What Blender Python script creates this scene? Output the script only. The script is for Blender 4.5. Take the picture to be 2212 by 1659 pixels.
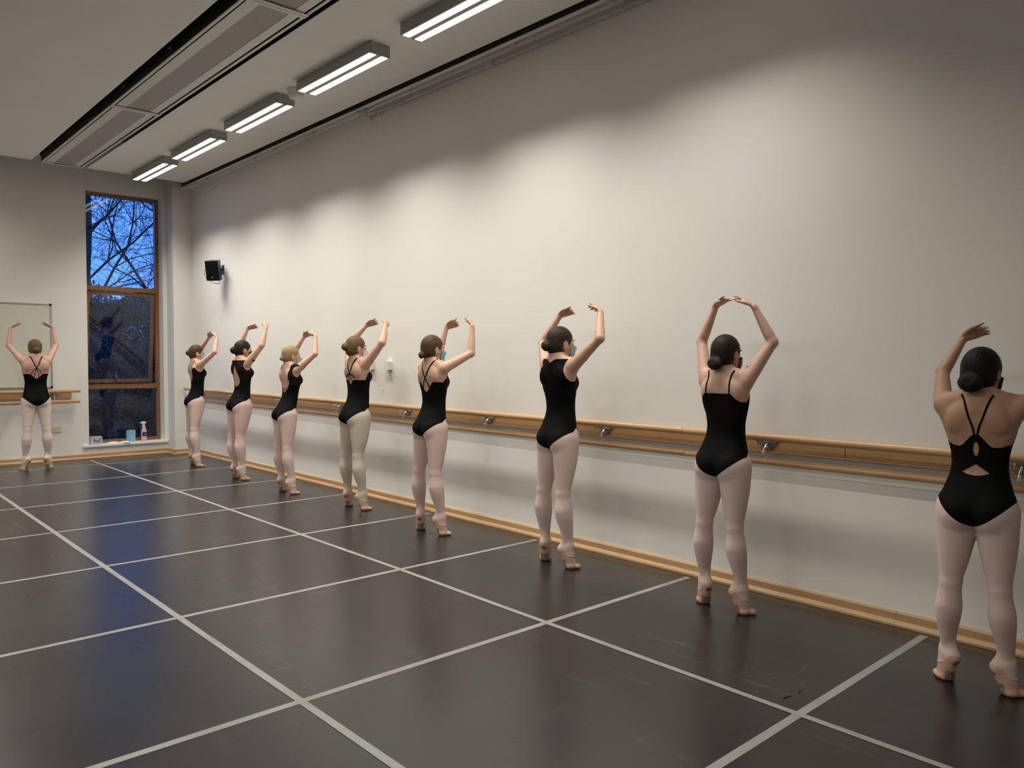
import bpy, bmesh, math, random
import numpy as np
from mathutils import Matrix, Vector

for o in list(bpy.data.objects):
    bpy.data.objects.remove(o)
scene = bpy.context.scene
C = bpy.context.collection
PI = math.pi

# ------------------------------------------------------------------ camera
YAW, PITCH, ROLL, FPX = .7393, -.033, .0021, 1681.88
_f = Vector((math.sin(YAW)*math.cos(PITCH), math.cos(YAW)*math.cos(PITCH), math.sin(PITCH)))
_r = Vector((math.cos(YAW), -math.sin(YAW), 0))
_u = _r.cross(_f)
_r2 = _r*math.cos(ROLL) + _u*math.sin(ROLL)
_u2 = -_r*math.sin(ROLL) + _u*math.cos(ROLL)
cd = bpy.data.cameras.new('camera')
cam = bpy.data.objects.new('camera', cd)
C.objects.link(cam)
cd.sensor_width = 36
cd.lens = FPX/2212*36
cd.clip_start = .05
cam.matrix_world = Matrix((( _r2.x, _u2.x, -_f.x, 0), (_r2.y, _u2.y, -_f.y, 0), (_r2.z, _u2.z, -_f.z, 1.5), (0, 0, 0, 1)))
scene.camera = cam

# ------------------------------------------------------------------ world (dusk sky), exposure
LAMP_W = 30.0          # watts of each twin luminaire by the wall (louvred)
LAMP_W2 = 21.0         # watts of those in the open room
STRIP_E = 2.4          # radiance of the visible diffusers
SKY = (.095, .275, 1.0)
SKY_S = 2.1
w = bpy.data.worlds.new('dusk')
scene.world = w
w.use_nodes = True
bg = w.node_tree.nodes['Background']
bg.inputs[0].default_value = (*SKY, 1)
bg.inputs[1].default_value = SKY_S
vs = scene.view_settings
vs.view_transform = 'Standard'
vs.look = 'None'
vs.gamma = 1
vs.use_curve_mapping = False
vs.exposure = 0.0

# ------------------------------------------------------------------ materials
MATS = {}
def mat(name, col, rough=.5, metal=0., spec=.5, bump=0., bscale=60., var=0., vscale=3., emit=None, es=0., alpha=None, sheen=0., stretch=None):
    m = bpy.data.materials.new(name)
    m.use_nodes = True
    nt = m.node_tree
    p = nt.nodes['Principled BSDF']
    p.inputs['Base Color'].default_value = (*col, 1)
    p.inputs['Roughness'].default_value = rough
    p.inputs['Metallic'].default_value = metal
    p.inputs['Specular IOR Level'].default_value = spec
    if sheen:
        p.inputs['Sheen Weight'].default_value = sheen
    tc = nt.nodes.new('ShaderNodeTexCoord')
    src = tc.outputs['Object']
    if stretch:
        mp = nt.nodes.new('ShaderNodeMapping')
        mp.inputs['Scale'].default_value = stretch
        nt.links.new(src, mp.inputs[0])
        src = mp.outputs[0]
    if var:
        n = nt.nodes.new('ShaderNodeTexNoise')
        n.inputs['Scale'].default_value = vscale
        n.inputs['Detail'].default_value = 4
        nt.links.new(src, n.inputs['Vector'])
        r = nt.nodes.new('ShaderNodeValToRGB')
        r.color_ramp.elements[0].position = .3
        r.color_ramp.elements[1].position = .7
        r.color_ramp.elements[0].color = (*[max(0, c*(1-var)) for c in col], 1)
        r.color_ramp.elements[1].color = (*[min(1, c*(1+var)) for c in col], 1)
        nt.links.new(n.outputs[0], r.inputs[0])
        nt.links.new(r.outputs[0], p.inputs['Base Color'])
    if bump:
        n = nt.nodes.new('ShaderNodeTexNoise')
        n.inputs['Scale'].default_value = bscale
        n.inputs['Detail'].default_value = 3
        nt.links.new(src, n.inputs['Vector'])
        b = nt.nodes.new('ShaderNodeBump')
        b.inputs['Strength'].default_value = bump
        b.inputs['Distance'].default_value = .004
        nt.links.new(n.outputs[0], b.inputs['Height'])
        nt.links.new(b.outputs[0], p.inputs['Normal'])
    if emit:
        p.inputs['Emission Color'].default_value = (*emit, 1)
        p.inputs['Emission Strength'].default_value = es
    if alpha is not None:
        p.inputs['Alpha'].default_value = alpha
    MATS[name] = m
    return m

def wood(name, c1, c2, axis, rough=.35, scale=26.):
    """grain running along one axis (0 x, 1 y, 2 z)"""
    m = bpy.data.materials.new(name)
    m.use_nodes = True
    nt = m.node_tree
    p = nt.nodes['Principled BSDF']
    tc = nt.nodes.new('ShaderNodeTexCoord')
    mp = nt.nodes.new('ShaderNodeMapping')
    s = [1., 1., 1.]
    s[axis] = .06
    mp.inputs['Scale'].default_value = s
    nt.links.new(tc.outputs['Object'], mp.inputs[0])
    n = nt.nodes.new('ShaderNodeTexNoise')
    n.inputs['Scale'].default_value = scale
    n.inputs['Detail'].default_value = 6
    n.inputs['Distortion'].default_value = .6
    nt.links.new(mp.outputs[0], n.inputs['Vector'])
    r = nt.nodes.new('ShaderNodeValToRGB')
    r.color_ramp.elements[0].position = .3
    r.color_ramp.elements[1].position = .72
    r.color_ramp.elements[0].color = (*c1, 1)
    r.color_ramp.elements[1].color = (*c2, 1)
    nt.links.new(n.outputs[0], r.inputs[0])
    nt.links.new(r.outputs[0], p.inputs['Base Color'])
    p.inputs['Roughness'].default_value = rough
    MATS[name] = m
    return m

def wall_mat(name, col):
    m = mat(name, col, .75, spec=.25, bump=.12, bscale=140.)
    nt = m.node_tree
    p = nt.nodes['Principled BSDF']
    tc = nt.nodes.new('ShaderNodeTexCoord')
    n = nt.nodes.new('ShaderNodeTexNoise')
    n.inputs['Scale'].default_value = .9
    n.inputs['Detail'].default_value = 5
    nt.links.new(tc.outputs['Object'], n.inputs['Vector'])
    r = nt.nodes.new('ShaderNodeValToRGB')
    r.color_ramp.elements[0].position = .3
    r.color_ramp.elements[1].position = .65
    r.color_ramp.elements[0].color = (*[c*.955 for c in col], 1)
    r.color_ramp.elements[1].color = (*col, 1)
    nt.links.new(n.outputs[0], r.inputs[0])
    nt.links.new(r.outputs[0], p.inputs['Base Color'])
    return m

def floor_mat():
    m = bpy.data.materials.new('vinyl')
    m.use_nodes = True
    nt = m.node_tree
    L = nt.links.new
    p = nt.nodes['Principled BSDF']
    tc = nt.nodes.new('ShaderNodeTexCoord')
    src = tc.outputs['Object']
    def noise(scale, detail, stretch=None, rot=0., dist=0.):
        mp = nt.nodes.new('ShaderNodeMapping')
        mp.inputs['Scale'].default_value = stretch or (1, 1, 1)
        mp.inputs['Rotation'].default_value = (0, 0, rot)
        L(src, mp.inputs[0])
        n = nt.nodes.new('ShaderNodeTexNoise')
        n.inputs['Scale'].default_value = scale
        n.inputs['Detail'].default_value = detail
        n.inputs['Distortion'].default_value = dist
        L(mp.outputs[0], n.inputs['Vector'])
        return n.outputs[0]
    def ramp(v, a, b, ca, cb):
        r = nt.nodes.new('ShaderNodeValToRGB')
        r.color_ramp.elements[0].position = a
        r.color_ramp.elements[1].position = b
        r.color_ramp.elements[0].color = (*ca, 1)
        r.color_ramp.elements[1].color = (*cb, 1)
        L(v, r.inputs[0])
        return r.outputs[0]
    base = ramp(noise(1.1, 5), .35, .7, (.0095, .0093, .0092), (.0145, .0142, .014))
    s1 = ramp(noise(26., 2, (1, .06, 1), .5, .6), .63, .70, (0, 0, 0), (1, 1, 1))
    s2 = ramp(noise(30., 2, (.06, 1, 1), .35, .6), .64, .71, (0, 0, 0), (1, 1, 1))
    area = ramp(noise(.7, 3), .47, .62, (0, 0, 0), (1, 1, 1))
    mx = nt.nodes.new('ShaderNodeMix'); mx.data_type = 'RGBA'; mx.blend_type = 'LIGHTEN'
    mx.inputs[0].default_value = 1
    L(s1, mx.inputs[6]); L(s2, mx.inputs[7])
    mul = nt.nodes.new('ShaderNodeMix'); mul.data_type = 'RGBA'; mul.blend_type = 'MULTIPLY'
    mul.inputs[0].default_value = 1
    L(mx.outputs[2], mul.inputs[6]); L(area, mul.inputs[7])
    col = nt.nodes.new('ShaderNodeMix'); col.data_type = 'RGBA'
    L(mul.outputs[2], col.inputs[0])
    L(base, col.inputs[6])
    col.inputs[7].default_value = (.045, .043, .041, 1)
    L(col.outputs[2], p.inputs['Base Color'])
    rr = ramp(noise(2.3, 6), .3, .7, (.265, .265, .265), (.295, .295, .295))
    L(rr, p.inputs['Roughness'])
    p.inputs['Specular IOR Level'].default_value = .95
    b = nt.nodes.new('ShaderNodeBump')
    b.inputs['Strength'].default_value = .06
    b.inputs['Distance'].default_value = .003
    L(noise(240., 2), b.inputs['Height'])
    L(b.outputs[0], p.inputs['Normal'])
    MATS['vinyl'] = m

def glass_mat():
    m = bpy.data.materials.new('window_glass')
    m.use_nodes = True
    nt = m.node_tree
    for n in list(nt.nodes):
        if n.type == 'BSDF_PRINCIPLED':
            nt.nodes.remove(n)
    out = [n for n in nt.nodes if n.type == 'OUTPUT_MATERIAL'][0]
    t = nt.nodes.new('ShaderNodeBsdfTransparent')
    t.inputs[0].default_value = (.9, .93, .93, 1)
    g = nt.nodes.new('ShaderNodeBsdfGlossy')
    g.inputs['Roughness'].default_value = .01
    f = nt.nodes.new('ShaderNodeFresnel')
    f.inputs[0].default_value = 1.5
    mx = nt.nodes.new('ShaderNodeMixShader')
    nt.links.new(f.outputs[0], mx.inputs[0])
    nt.links.new(t.outputs[0], mx.inputs[1])
    nt.links.new(g.outputs[0], mx.inputs[2])
    nt.links.new(mx.outputs[0], out.inputs[0])
    MATS['window_glass'] = m

def clear_mat(name, col, fac, rough=.35, spec=.5):
    """thin clear plastic or sheer net: part of the light goes straight through"""
    m = bpy.data.materials.new(name)
    m.use_nodes = True
    nt = m.node_tree
    p = nt.nodes['Principled BSDF']
    out = [n for n in nt.nodes if n.type == 'OUTPUT_MATERIAL'][0]
    p.inputs['Base Color'].default_value = (*col, 1)
    p.inputs['Roughness'].default_value = rough
    p.inputs['Specular IOR Level'].default_value = spec
    t = nt.nodes.new('ShaderNodeBsdfTransparent')
    mx = nt.nodes.new('ShaderNodeMixShader')
    mx.inputs[0].default_value = fac
    nt.links.new(t.outputs[0], mx.inputs[1])
    nt.links.new(p.outputs[0], mx.inputs[2])
    nt.links.new(mx.outputs[0], out.inputs[0])
    MATS[name] = m

def hair_mat(name, c1, c2, centre):
    """combed strands that radiate from the bun"""
    m = bpy.data.materials.new(name)
    m.use_nodes = True
    nt = m.node_tree
    L = nt.links.new
    p = nt.nodes['Principled BSDF']
    tc = nt.nodes.new('ShaderNodeTexCoord')
    sub = nt.nodes.new('ShaderNodeVectorMath'); sub.operation = 'SUBTRACT'
    L(tc.outputs['Object'], sub.inputs[0])
    sub.inputs[1].default_value = centre
    sp = nt.nodes.new('ShaderNodeSeparateXYZ')
    L(sub.outputs[0], sp.inputs[0])
    at = nt.nodes.new('ShaderNodeMath'); at.operation = 'ARCTAN2'
    L(sp.outputs[1], at.inputs[0]); L(sp.outputs[2], at.inputs[1])
    ln = nt.nodes.new('ShaderNodeVectorMath'); ln.operation = 'LENGTH'
    L(sub.outputs[0], ln.inputs[0])
    cb = nt.nodes.new('ShaderNodeCombineXYZ')
    mul = nt.nodes.new('ShaderNodeMath'); mul.operation = 'MULTIPLY'; mul.inputs[1].default_value = 9.
    L(at.outputs[0], mul.inputs[0])
    mul2 = nt.nodes.new('ShaderNodeMath'); mul2.operation = 'MULTIPLY'; mul2.inputs[1].default_value = 7.
    L(ln.outputs[1], mul2.inputs[0])
    L(mul.outputs[0], cb.inputs[0]); L(mul2.outputs[0], cb.inputs[1])
    n = nt.nodes.new('ShaderNodeTexNoise')
    n.inputs['Scale'].default_value = 2.2
    n.inputs['Detail'].default_value = 5
    L(cb.outputs[0], n.inputs['Vector'])
    r = nt.nodes.new('ShaderNodeValToRGB')
    r.color_ramp.elements[0].position = .3
    r.color_ramp.elements[1].position = .72
    r.color_ramp.elements[0].color = (*c1, 1)
    r.color_ramp.elements[1].color = (*c2, 1)
    L(n.outputs[0], r.inputs[0])
    L(r.outputs[0], p.inputs['Base Color'])
    b = nt.nodes.new('ShaderNodeBump')
    b.inputs['Strength'].default_value = .5
    b.inputs['Distance'].default_value = .004
    L(n.outputs[0], b.inputs['Height']); L(b.outputs[0], p.inputs['Normal'])
    p.inputs['Roughness'].default_value = .5
    p.inputs['Specular IOR Level'].default_value = .12
    return m

wall_mat('wall_paint', (.80, .775, .735))
wall_mat('ceiling_paint', (.86, .84, .82))
mat('void', (.05, .052, .05), .9)
mat('black_paint', (.03, .028, .026), .7)
mat('trim_white', (.82, .81, .79), .4)
mat('beam_white', (.72, .71, .69), .45)
mat('perforated', (.40, .39, .37), .6, bump=.3, bscale=500.)
floor_mat()
glass_mat()
mat('tape', (.275, .27, .26), .45, var=.12, vscale=6., bump=.05, bscale=30.)
wood('beech_y', (.46, .27, .13), (.60, .375, .20), 1, .3)
wood('beech_x', (.46, .27, .13), (.60, .375, .20), 0, .3)
wood('board_y', (.355, .20, .085), (.455, .275, .125), 1, .45, 18.)
wood('board_x', (.355, .20, .085), (.455, .275, .125), 0, .45, 18.)
wood('pine_y', (.42, .255, .125), (.56, .37, .20), 1, .4, 20.)
wood('pine_x', (.42, .255, .125), (.56, .37, .20), 0, .4, 20.)
wood('frame_x', (.185, .08, .026), (.30, .14, .048), 0, .4, 20.)
wood('frame_z', (.185, .08, .026), (.30, .14, .048), 2, .4, 20.)
mat('chrome', (.72, .70, .66), .18, 1.)
mat('steel_dark', (.30, .29, .275), .3, .95)
mat('lamp_grey', (.36, .355, .34), .5, .3)
mat('lamp_gap', (.42, .39, .32), .6)
mat('diffuser', (.9, .88, .8), .4, emit=(1., .955, .86), es=STRIP_E)
mat('plastic_white', (.78, .77, .75), .4)
mat('plastic_cream', (.66, .60, .47), .4)
mat('plastic_black', (.010, .010, .011), .42)
mat('grille_black', (.006, .006, .007), .85, spec=.15, bump=.4, bscale=600.)
mat('cable_black', (.012, .012, .012), .5)
mat('pipe_paint', (.60, .585, .57), .5)
mat('whiteboard', (.66, .64, .56), .3, var=.02, vscale=2.)
mat('aluminium', (.55, .545, .53), .35, .8)
mat('logo_white', (.7, .7, .7), .4)
clear_mat('clear_box', (.75, .77, .85), .45)
clear_mat('clear_bottle', (.85, .72, .85), .62)
mat('pink_liquid', (.78, .12, .52), .2)
mat('label_black', (.012, .012, .016), .45)
mat('paper_blue', (.22, .47, .62), .7)
mat('cloth_white', (.80, .79, .78), .8, bump=.2, bscale=60.)
mat('bark', (.030, .024, .019), .9, var=.3, vscale=9.)
mat('leaf_dark', (.03, .042, .032), .7, var=.35, vscale=4.)
mat('soil', (.025, .028, .018), .95, var=.3, vscale=2.)
mat('iron_pin', (.008, .008, .008), .4, .3)

# ------------------------------------------------------------------ helpers
def link(o, parent=None):
    C.objects.link(o)
    if parent is not None:
        o.parent = parent
    return o

def tag(o, label=None, cat=None, group=None, kind=None):
    if label: o['label'] = label
    if cat: o['category'] = cat
    if group: o['group'] = group
    if kind: o['kind'] = kind
    return o

def empty(name, loc=(0, 0, 0), rz=0., label=None, cat=None, group=None, kind=None):
    o = bpy.data.objects.new(name, None)
    o.empty_display_size = .1
    link(o)
    o.location = loc
    o.rotation_euler = (0, 0, rz)
    return tag(o, label, cat, group, kind)

class MB:
    """collects boxes, bars, tubes and lathes into one mesh"""
    def __init__(s):
        s.v = []; s.f = []; s.sm = []
    def add(s, vs, fs, smooth=False):
        b = len(s.v)
        s.v += [tuple(v) for v in vs]
        s.f += [tuple(i+b for i in f) for f in fs]
        s.sm += [smooth]*len(fs)
        return s
    def box(s, x0, x1, y0, y1, z0, z1, M=None, bev=0.):
        if bev:
            bm = bmesh.new()
            bmesh.ops.create_cube(bm, size=1)
            for v in bm.verts:
                v.co = ((x0+x1)/2+v.co.x*(x1-x0), (y0+y1)/2+v.co.y*(y1-y0), (z0+z1)/2+v.co.z*(z1-z0))
            bmesh.ops.bevel(bm, geom=list(bm.edges), offset=bev, segments=2, affect='EDGES')
            vs = [v.co.copy() for v in bm.verts]
            fs = [[v.index for v in f.verts] for f in bm.faces]
            bm.free()
        else:
            vs = [Vector((x, y, z)) for x in (x0, x1) for y in (y0, y1) for z in (z0, z1)]
            fs = [(0, 1, 3, 2), (4, 6, 7, 5), (0, 4, 5, 1), (2, 3, 7, 6), (0, 2, 6, 4), (1, 5, 7, 3)]
        if M is not None:
            vs = [M @ v for v in vs]
        return s.add(vs, fs)
    def tube(s, pts, r, n=10, caps=True, flat=None):
        """r number or list; round tube through points"""
        pts = [Vector(p) for p in pts]
        m = len(pts)
        rs = [r]*m if not hasattr(r, '__len__') else list(r)
        up = None
        rings = []
        for i, p in enumerate(pts):
            t = (pts[min(i+1, m-1)]-pts[max(i-1, 0)]).normalized()
            if up is None:
                a = Vector((0, 0, 1)) if abs(t.z) < .9 else Vector((1, 0, 0))
                up = (a - t*a.dot(t)).normalized()
            else:
                up = (up - t*up.dot(t)).normalized()
            sd = t.cross(up)
            rings.append([p + up*math.cos(2*PI*k/n)*rs[i] + sd*math.sin(2*PI*k/n)*rs[i] for k in range(n)])
        vs = [v for rg in rings for v in rg]
        fs = []
        for i in range(m-1):
            for k in range(n):
                k2 = (k+1) % n
                fs.append((i*n+k, i*n+k2, (i+1)*n+k2, (i+1)*n+k))
        b = len(s.v)
        s.add(vs, fs, True)
        if caps:
            s.f += [tuple(b+k for k in range(n))[::-1], tuple(b+(m-1)*n+k for k in range(n))]
            s.sm += [False, False]
        return s
    def lathe(s, prof, n=20, M=None, smooth=True):
        """prof list of (r, z)"""
        vs = []; fs = []
        for r, z in prof:
            for k in range(n):
                v = Vector((r*math.cos(2*PI*k/n), r*math.sin(2*PI*k/n), z))
                vs.append(M @ v if M is not None else v)
        for i in range(len(prof)-1):
            for k in range(n):
                k2 = (k+1) % n
                fs.append((i*n+k, i*n+k2, (i+1)*n+k2, (i+1)*n+k))
        fs.append(tuple(range(n))[::-1])
        fs.append(tuple((len(prof)-1)*n+k for k in range(n)))
        return s.add(vs, fs, smooth)
    def prism(s, poly, axis, a0, a1):
        """poly in the two other axes, in cyclic order, extruded along axis"""
        def P(u, v, a):
            return [(a, u, v), (v, a, u), (u, v, a)][axis]
        n = len(poly)
        vs = [P(u, v, a0) for u, v in poly] + [P(u, v, a1) for u, v in poly]
        fs = [tuple(range(n))[::-1], tuple(range(n, 2*n))]
        fs += [(k, (k+1) % n, n+(k+1) % n, n+k) for k in range(n)]
        return s.add(vs, fs)
    def mesh(s, name):
        me = bpy.data.meshes.new(name)
        me.from_pydata(s.v, [], s.f)
        me.polygons.foreach_set('use_smooth', s.sm)
        me.update()
        return me
    def build(s, name, m, parent=None, loc=None):
        me = s.mesh(name)
        me.materials.append(MATS[m] if isinstance(m, str) else m)
        bm = bmesh.new(); bm.from_mesh(me)
        bmesh.ops.recalc_face_normals(bm, faces=bm.faces)
        bm.to_mesh(me); bm.free()
        o = link(bpy.data.objects.new(name, me), parent)
        if loc is not None:
            o.location = loc
        return o

def spline(pts, n):
    """Catmull-Rom through pts"""
    pts = np.array(pts, float)
    if len(pts) < 3:
        t = np.linspace(0, 1, n)[:, None]
        return pts[0]*(1-t)+pts[-1]*t
    P = np.vstack([2*pts[0]-pts[1], pts, 2*pts[-1]-pts[-2]])
    m = len(pts)-1
    out = []
    for u in np.linspace(0, m-1e-6, n):
        i = int(u); t = u-i
        a, b, c, d = P[i:i+4]
        out.append(.5*((2*b)+(-a+c)*t+(2*a-5*b+4*c-d)*t*t+(-a+3*b-3*c+d)*t**3))
    return np.array(out)
# ================================================================== the room
XW, YB, YP, XL, YF = 4.55, 12.74, 12.44, -5.6, -1.6     # right wall, back wall, corner pier, left wall, wall behind the viewer
ZC, ZT = 4.15, 4.75
st = lambda o: tag(o, kind='structure')

# floor: vinyl mats, tape over the seams
fl = st(MB().box(XL, XW, YF, YB, -.1, -.004).build('floor', 'void'))
xs = [XL, -4.50, -2.98, -1.46, .055, 1.572, 3.092, XW]
ys = [YF, .075, 1.573, 3.10, 4.578, 6.065, 7.52, 8.985, 10.52, 11.98, YB]
for i in range(len(xs)-1):
    for j in range(len(ys)-1):
        MB().box(xs[i]+.0008, xs[i+1]-.0008, ys[j]+.0008, ys[j+1]-.0008, -.004, 0).build('vinyl_panel', 'vinyl', fl)
rng = random.Random(4)
def tape(p0, p1, wdt, zt=.0009):
    p0 = np.array(p0); p1 = np.array(p1)
    L = np.linalg.norm(p1-p0); t = (p1-p0)/L; s = np.array([-t[1], t[0]])
    n = max(2, int(L/.35))
    vs = []; fs = []
    for i in range(n+1):
        q = p0+t*L*i/n
        for sg in (-1, 1):
            e = q+s*sg*(wdt/2+rng.uniform(-.0012, .0012))
            vs.append((e[0], e[1], zt))
        if i < n:
            fs.append((2*i, 2*i+2, 2*i+3, 2*i+1))
    return MB().add(vs, fs).build('tape_strip', 'tape', fl)
tape((3.074, .2), (3.079, 1.62), .036, .0016); tape((3.079, 1.621), (3.108, 4.65), .036, .0016)
tape((3.108, 4.651), (3.074, 12.50), .036, .0016)
tape((1.588, .2), (1.577, 4.65), .038, .0016); tape((1.577, 4.651), (1.558, 12.55), .038, .0016)
tape((.05, .2), (.05, 12.5), .038, .0016)
for a in (-1.46, -2.98):
    tape((a, .2), (a, 12.5), .038, .0016)
for y0, y1 in ((1.566, 1.577), (3.092, 3.10), (4.562, 4.587), (6.058, 6.068), (7.50, 7.545), (9.0, 8.965), (10.55, 10.47), (11.985, 11.93)):
    tape((-4.4, y0), (4.47, y1), .040)

# walls
st(MB().box(XW, XW+.2, YF, YB+.4, 0, ZT).build('wall_right', 'wall_paint'))
st(MB().box(XL-.2, XL, YF, YB+.4, 0, ZT).build('wall_left', 'wall_paint'))
st(MB().box(XL-.2, XW+.2, YF-.2, YF, 0, ZT).build('wall_front', 'wall_paint'))
WX0, WX1, WZ0, WZ1 = 3.127, 4.205, .17, 3.985
m = MB()
m.box(XL, WX0, YB, YB+.32, 0, ZT)
m.box(WX1, XW, YB, YB+.32, 0, ZT)
m.box(WX0, WX1, YB, YB+.32, 0, WZ0)
m.box(WX0, WX1, YB, YB+.32, WZ1, ZT)
st(m.build('wall_back', 'wall_paint'))
st(MB().box(4.262, XW, YP, YB, 0, ZT).build('wall_corner', 'wall_paint'))

# ceiling: suspended rafts with seams between their panels, dark service void above
ce = st(MB().box(XL, XW, YF, YB, ZT, ZT+.1).build('ceiling', 'void'))
py = [YF, 1.9, 5.35, 8.8, 12.15]
for a, b in zip(py[:-1], py[1:]):
    for x0, x1 in ((XL, -3.6), (-3.6, -1.3), (-1.3, .5), (.5, 2.335)):
        MB().box(x0+.0006, x1-.0006, a+.0006, b-.0006, ZC, ZC+.006).build('ceiling_panel', 'ceiling_paint', ce)
py2 = [YF, .9, 2.9, 4.9, 6.95, 9.0, 12.15]
for a, b in zip(py2[:-1], py2[1:]):
    MB().box(3.003, 4.335, a+.0006, b-.0006, ZC, ZC+.006).build('ceiling_panel', 'ceiling_paint', ce)
# bulkhead along the right wall
bh = st(MB().box(4.40, XW, YF, YP+.29, ZC-.02, ZC-.012).build('ceiling_bulkhead', 'ceiling_paint'))
MB().box(4.404, XW, YF, YP+.29, ZC-.012, ZT).build('bulkhead_carcass', 'void', bh)  # body coloured dark to paint in the shade of the ceiling gap

# skirting
def skirting(name, seg, along, fixed, sgn, matn):
    """two stepped timber runs: tall board and a bead at its foot, in lengths with butt joints"""
    root = empty(name, (0, 0, 0), kind='structure')
    for a, b in seg:
        bd = [(0, 0), (.020, 0), (.020, .068), (.014, .078), (0, .078)]
        be = [(.020, 0), (.044, 0), (.044, .012), (.036, .024), (.026, .030), (.020, .030)]
        for nm, pr in (('board', bd), ('bead', be)):
            m = MB()
            if along == 1:   # runs in y, profile in (z, x)
                m.prism([(z, fixed+sgn*d) for d, z in pr], 1, a+.0007, b-.0007)
            else:            # runs in x, profile in (y, z)
                m.prism([(fixed+sgn*d, z) for d, z in pr], 0, a+.0007, b-.0007)
            m.build(nm, matn, root)
    return root
skirting('baseboard_right', [(YF, 1.75), (1.75, 5.1), (5.1, 8.6), (8.6, YP)], 1, XW, -1, 'pine_y')
skirting('baseboard_back', [(XL, -2.2), (-2.2, 1.15), (1.15, 4.262)], 0, YB, -1, 'pine_x')
skirting('baseboard_corner', [(4.218, XW-.044)], 0, YP, -1, 'pine_x')
skirting('baseboard_return', [(YP-.04, YB-.044)], 1, 4.262, -1, 'pine_y')

# ------------------------------------------------------------------ window
YG = 12.955
wn = empty('window_1', (WX0, YG, WZ0), kind='structure')
wo = lambda m, n, mt, p=wn: m.build(n, mt, p, (-WX0, -YG, -WZ0)) if p is wn else m.build(n, mt, p)
F0, F1 = YG-.03, YG+.05
fx0, fx1 = WX0+.0, WX1
T1, T2 = 2.545, 1.055       # transom centres
wo(MB().box(fx0, fx0+.034, F0, F1, WZ0+.03, WZ1), 'frame_stile', 'frame_z')
wo(MB().box(fx1-.05, fx1, F0, F1, WZ0+.03, WZ1), 'frame_stile', 'frame_z')
wo(MB().box(fx0+.034, fx1-.05, F0, F1, WZ1-.05, WZ1), 'head_rail', 'frame_x')
wo(MB().box(fx0+.034, fx1-.05, F0, F1, WZ0+.03, WZ0+.075), 'bottom_rail', 'frame_x')
wo(MB().box(fx0+.034, fx1-.05, F0-.02, F1, T1-.035, T1+.035, bev=.004), 'transom', 'frame_x')
wo(MB().box(fx0+.034, fx1-.05, F0-.02, F1, T2-.035, T2+.035, bev=.004), 'transom', 'frame_x')
g = lambda z0, z1: MB().box(fx0+.034, fx1-.05, YG+.012, YG+.018, z0, z1)
wo(g(T1+.035, WZ1-.05), 'pane', 'window_glass')
wo(g(WZ0+.075, T2-.035), 'pane', 'window_glass')
# middle sash: hung at the top, its foot pushed outwards
M = Matrix.Translation((0, YG, T1-.04)) @ Matrix.Rotation(math.radians(7.5), 4, 'X') @ Matrix.Translation((0, -YG, -T1+.04))
sa0, sa1, sz0, sz1 = fx0+.038, fx1-.056, T2+.042, T1-.042
rails = MB()
rails.box(sa0, sa0+.05, YG-.022, YG+.03, sz0, sz1, M)
rails.box(sa1-.05, sa1, YG-.022, YG+.03, sz0, sz1, M)
rails.box(sa0+.05, sa1-.05, YG-.022, YG+.03, sz1-.05, sz1, M)
rails.box(sa0+.05, sa1-.05, YG-.022, YG+.03, sz0, sz0+.05, M)
sash = wo(rails, 'opening_sash', 'frame_z')
MB().box(sa0+.05, sa1-.05, YG+.0, YG+.006, sz0+.05, sz1-.05, M).build('pane', 'window_glass', sash)
hd = MB()
hd.box(3.59, 3.66, YG-.034, YG-.022, sz0+.004, sz0+.03, M)
hd.tube([M @ Vector((3.605, YG-.03, sz0+.02)), M @ Vector((3.605, YG-.05, sz0+.05)), M @ Vector((3.60, YG-.055, sz0+.13))], .009, 8)
hd.build('sash_handle', 'steel_dark', sash)
sl = MB().box(3.045, 4.252, YB-.035, YG-.03, .166, .200, bev=.004).build('window_sill', 'trim_white', wn, (-WX0, -YG, -WZ0))

# ------------------------------------------------------------------ ceiling service beams
def service_beam(y0, y1, label):
    r = empty('service_beam', (2.445, y0, ZC), label=label, cat='ceiling vent', group='service beams in the ceiling slot')
    def p(nm, x0, x1, z0, z1, mt, a=0., b=None):
        return MB().box(x0-2.445, x1-2.445, a, (y1-y0) if b is None else b, z0, z1).build(nm, mt, r)
    p('edge_strip', 2.445, 2.470, -.012, -.002, 'beam_white')
    p('side_panel', 2.447, 2.468, -.002, .16, 'black_paint')
    p('slot_back', 2.470, 2.492, .06, .08, 'black_paint')
    p('inner_strip', 2.492, 2.590, -.004, .004, 'beam_white')
    p('perforated_panel', 2.590, 2.828, -.001, .02, 'perforated')
    p('inner_strip', 2.828, 2.905, -.004, .004, 'beam_white')
    p('slot_back', 2.905, 2.922, .03, .05, 'black_paint')
    p('edge_strip', 2.922, 2.945, -.010, -.002, 'beam_white')
    p('side_panel', 2.924, 2.943, -.002, .16, 'black_paint')
    p('end_bar', 2.445, 2.945, -.016, -.0125, 'beam_white', 0., .035)
    p('end_bar', 2.445, 2.945, -.016, -.0125, 'beam_white', y1-y0-.035, y1-y0)
    for q in (.25, .85) if y1 > 12 else (.6, 1.9):
        b = MB().box(-.055, -.03, y1-y0-q-.03, y1-y0-q+.03, .02, .10)
        b.tube([(-.04, y1-y0-q, .1), (-.04, y1-y0-q, .34)], .008, 6)
        b.build('hanger', 'black_paint', r)
    return r
service_beam(8.94, 12.15, 'pale slotted ceiling beam ending at the wall with the window')
service_beam(5.60, 8.93, 'pale slotted ceiling beam in the middle of the row')
service_beam(2.26, 5.59, 'pale slotted ceiling beam cut off by the top of the picture')
service_beam(-1.08, 2.25, 'pale slotted ceiling beam overhead, outside the picture')

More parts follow.
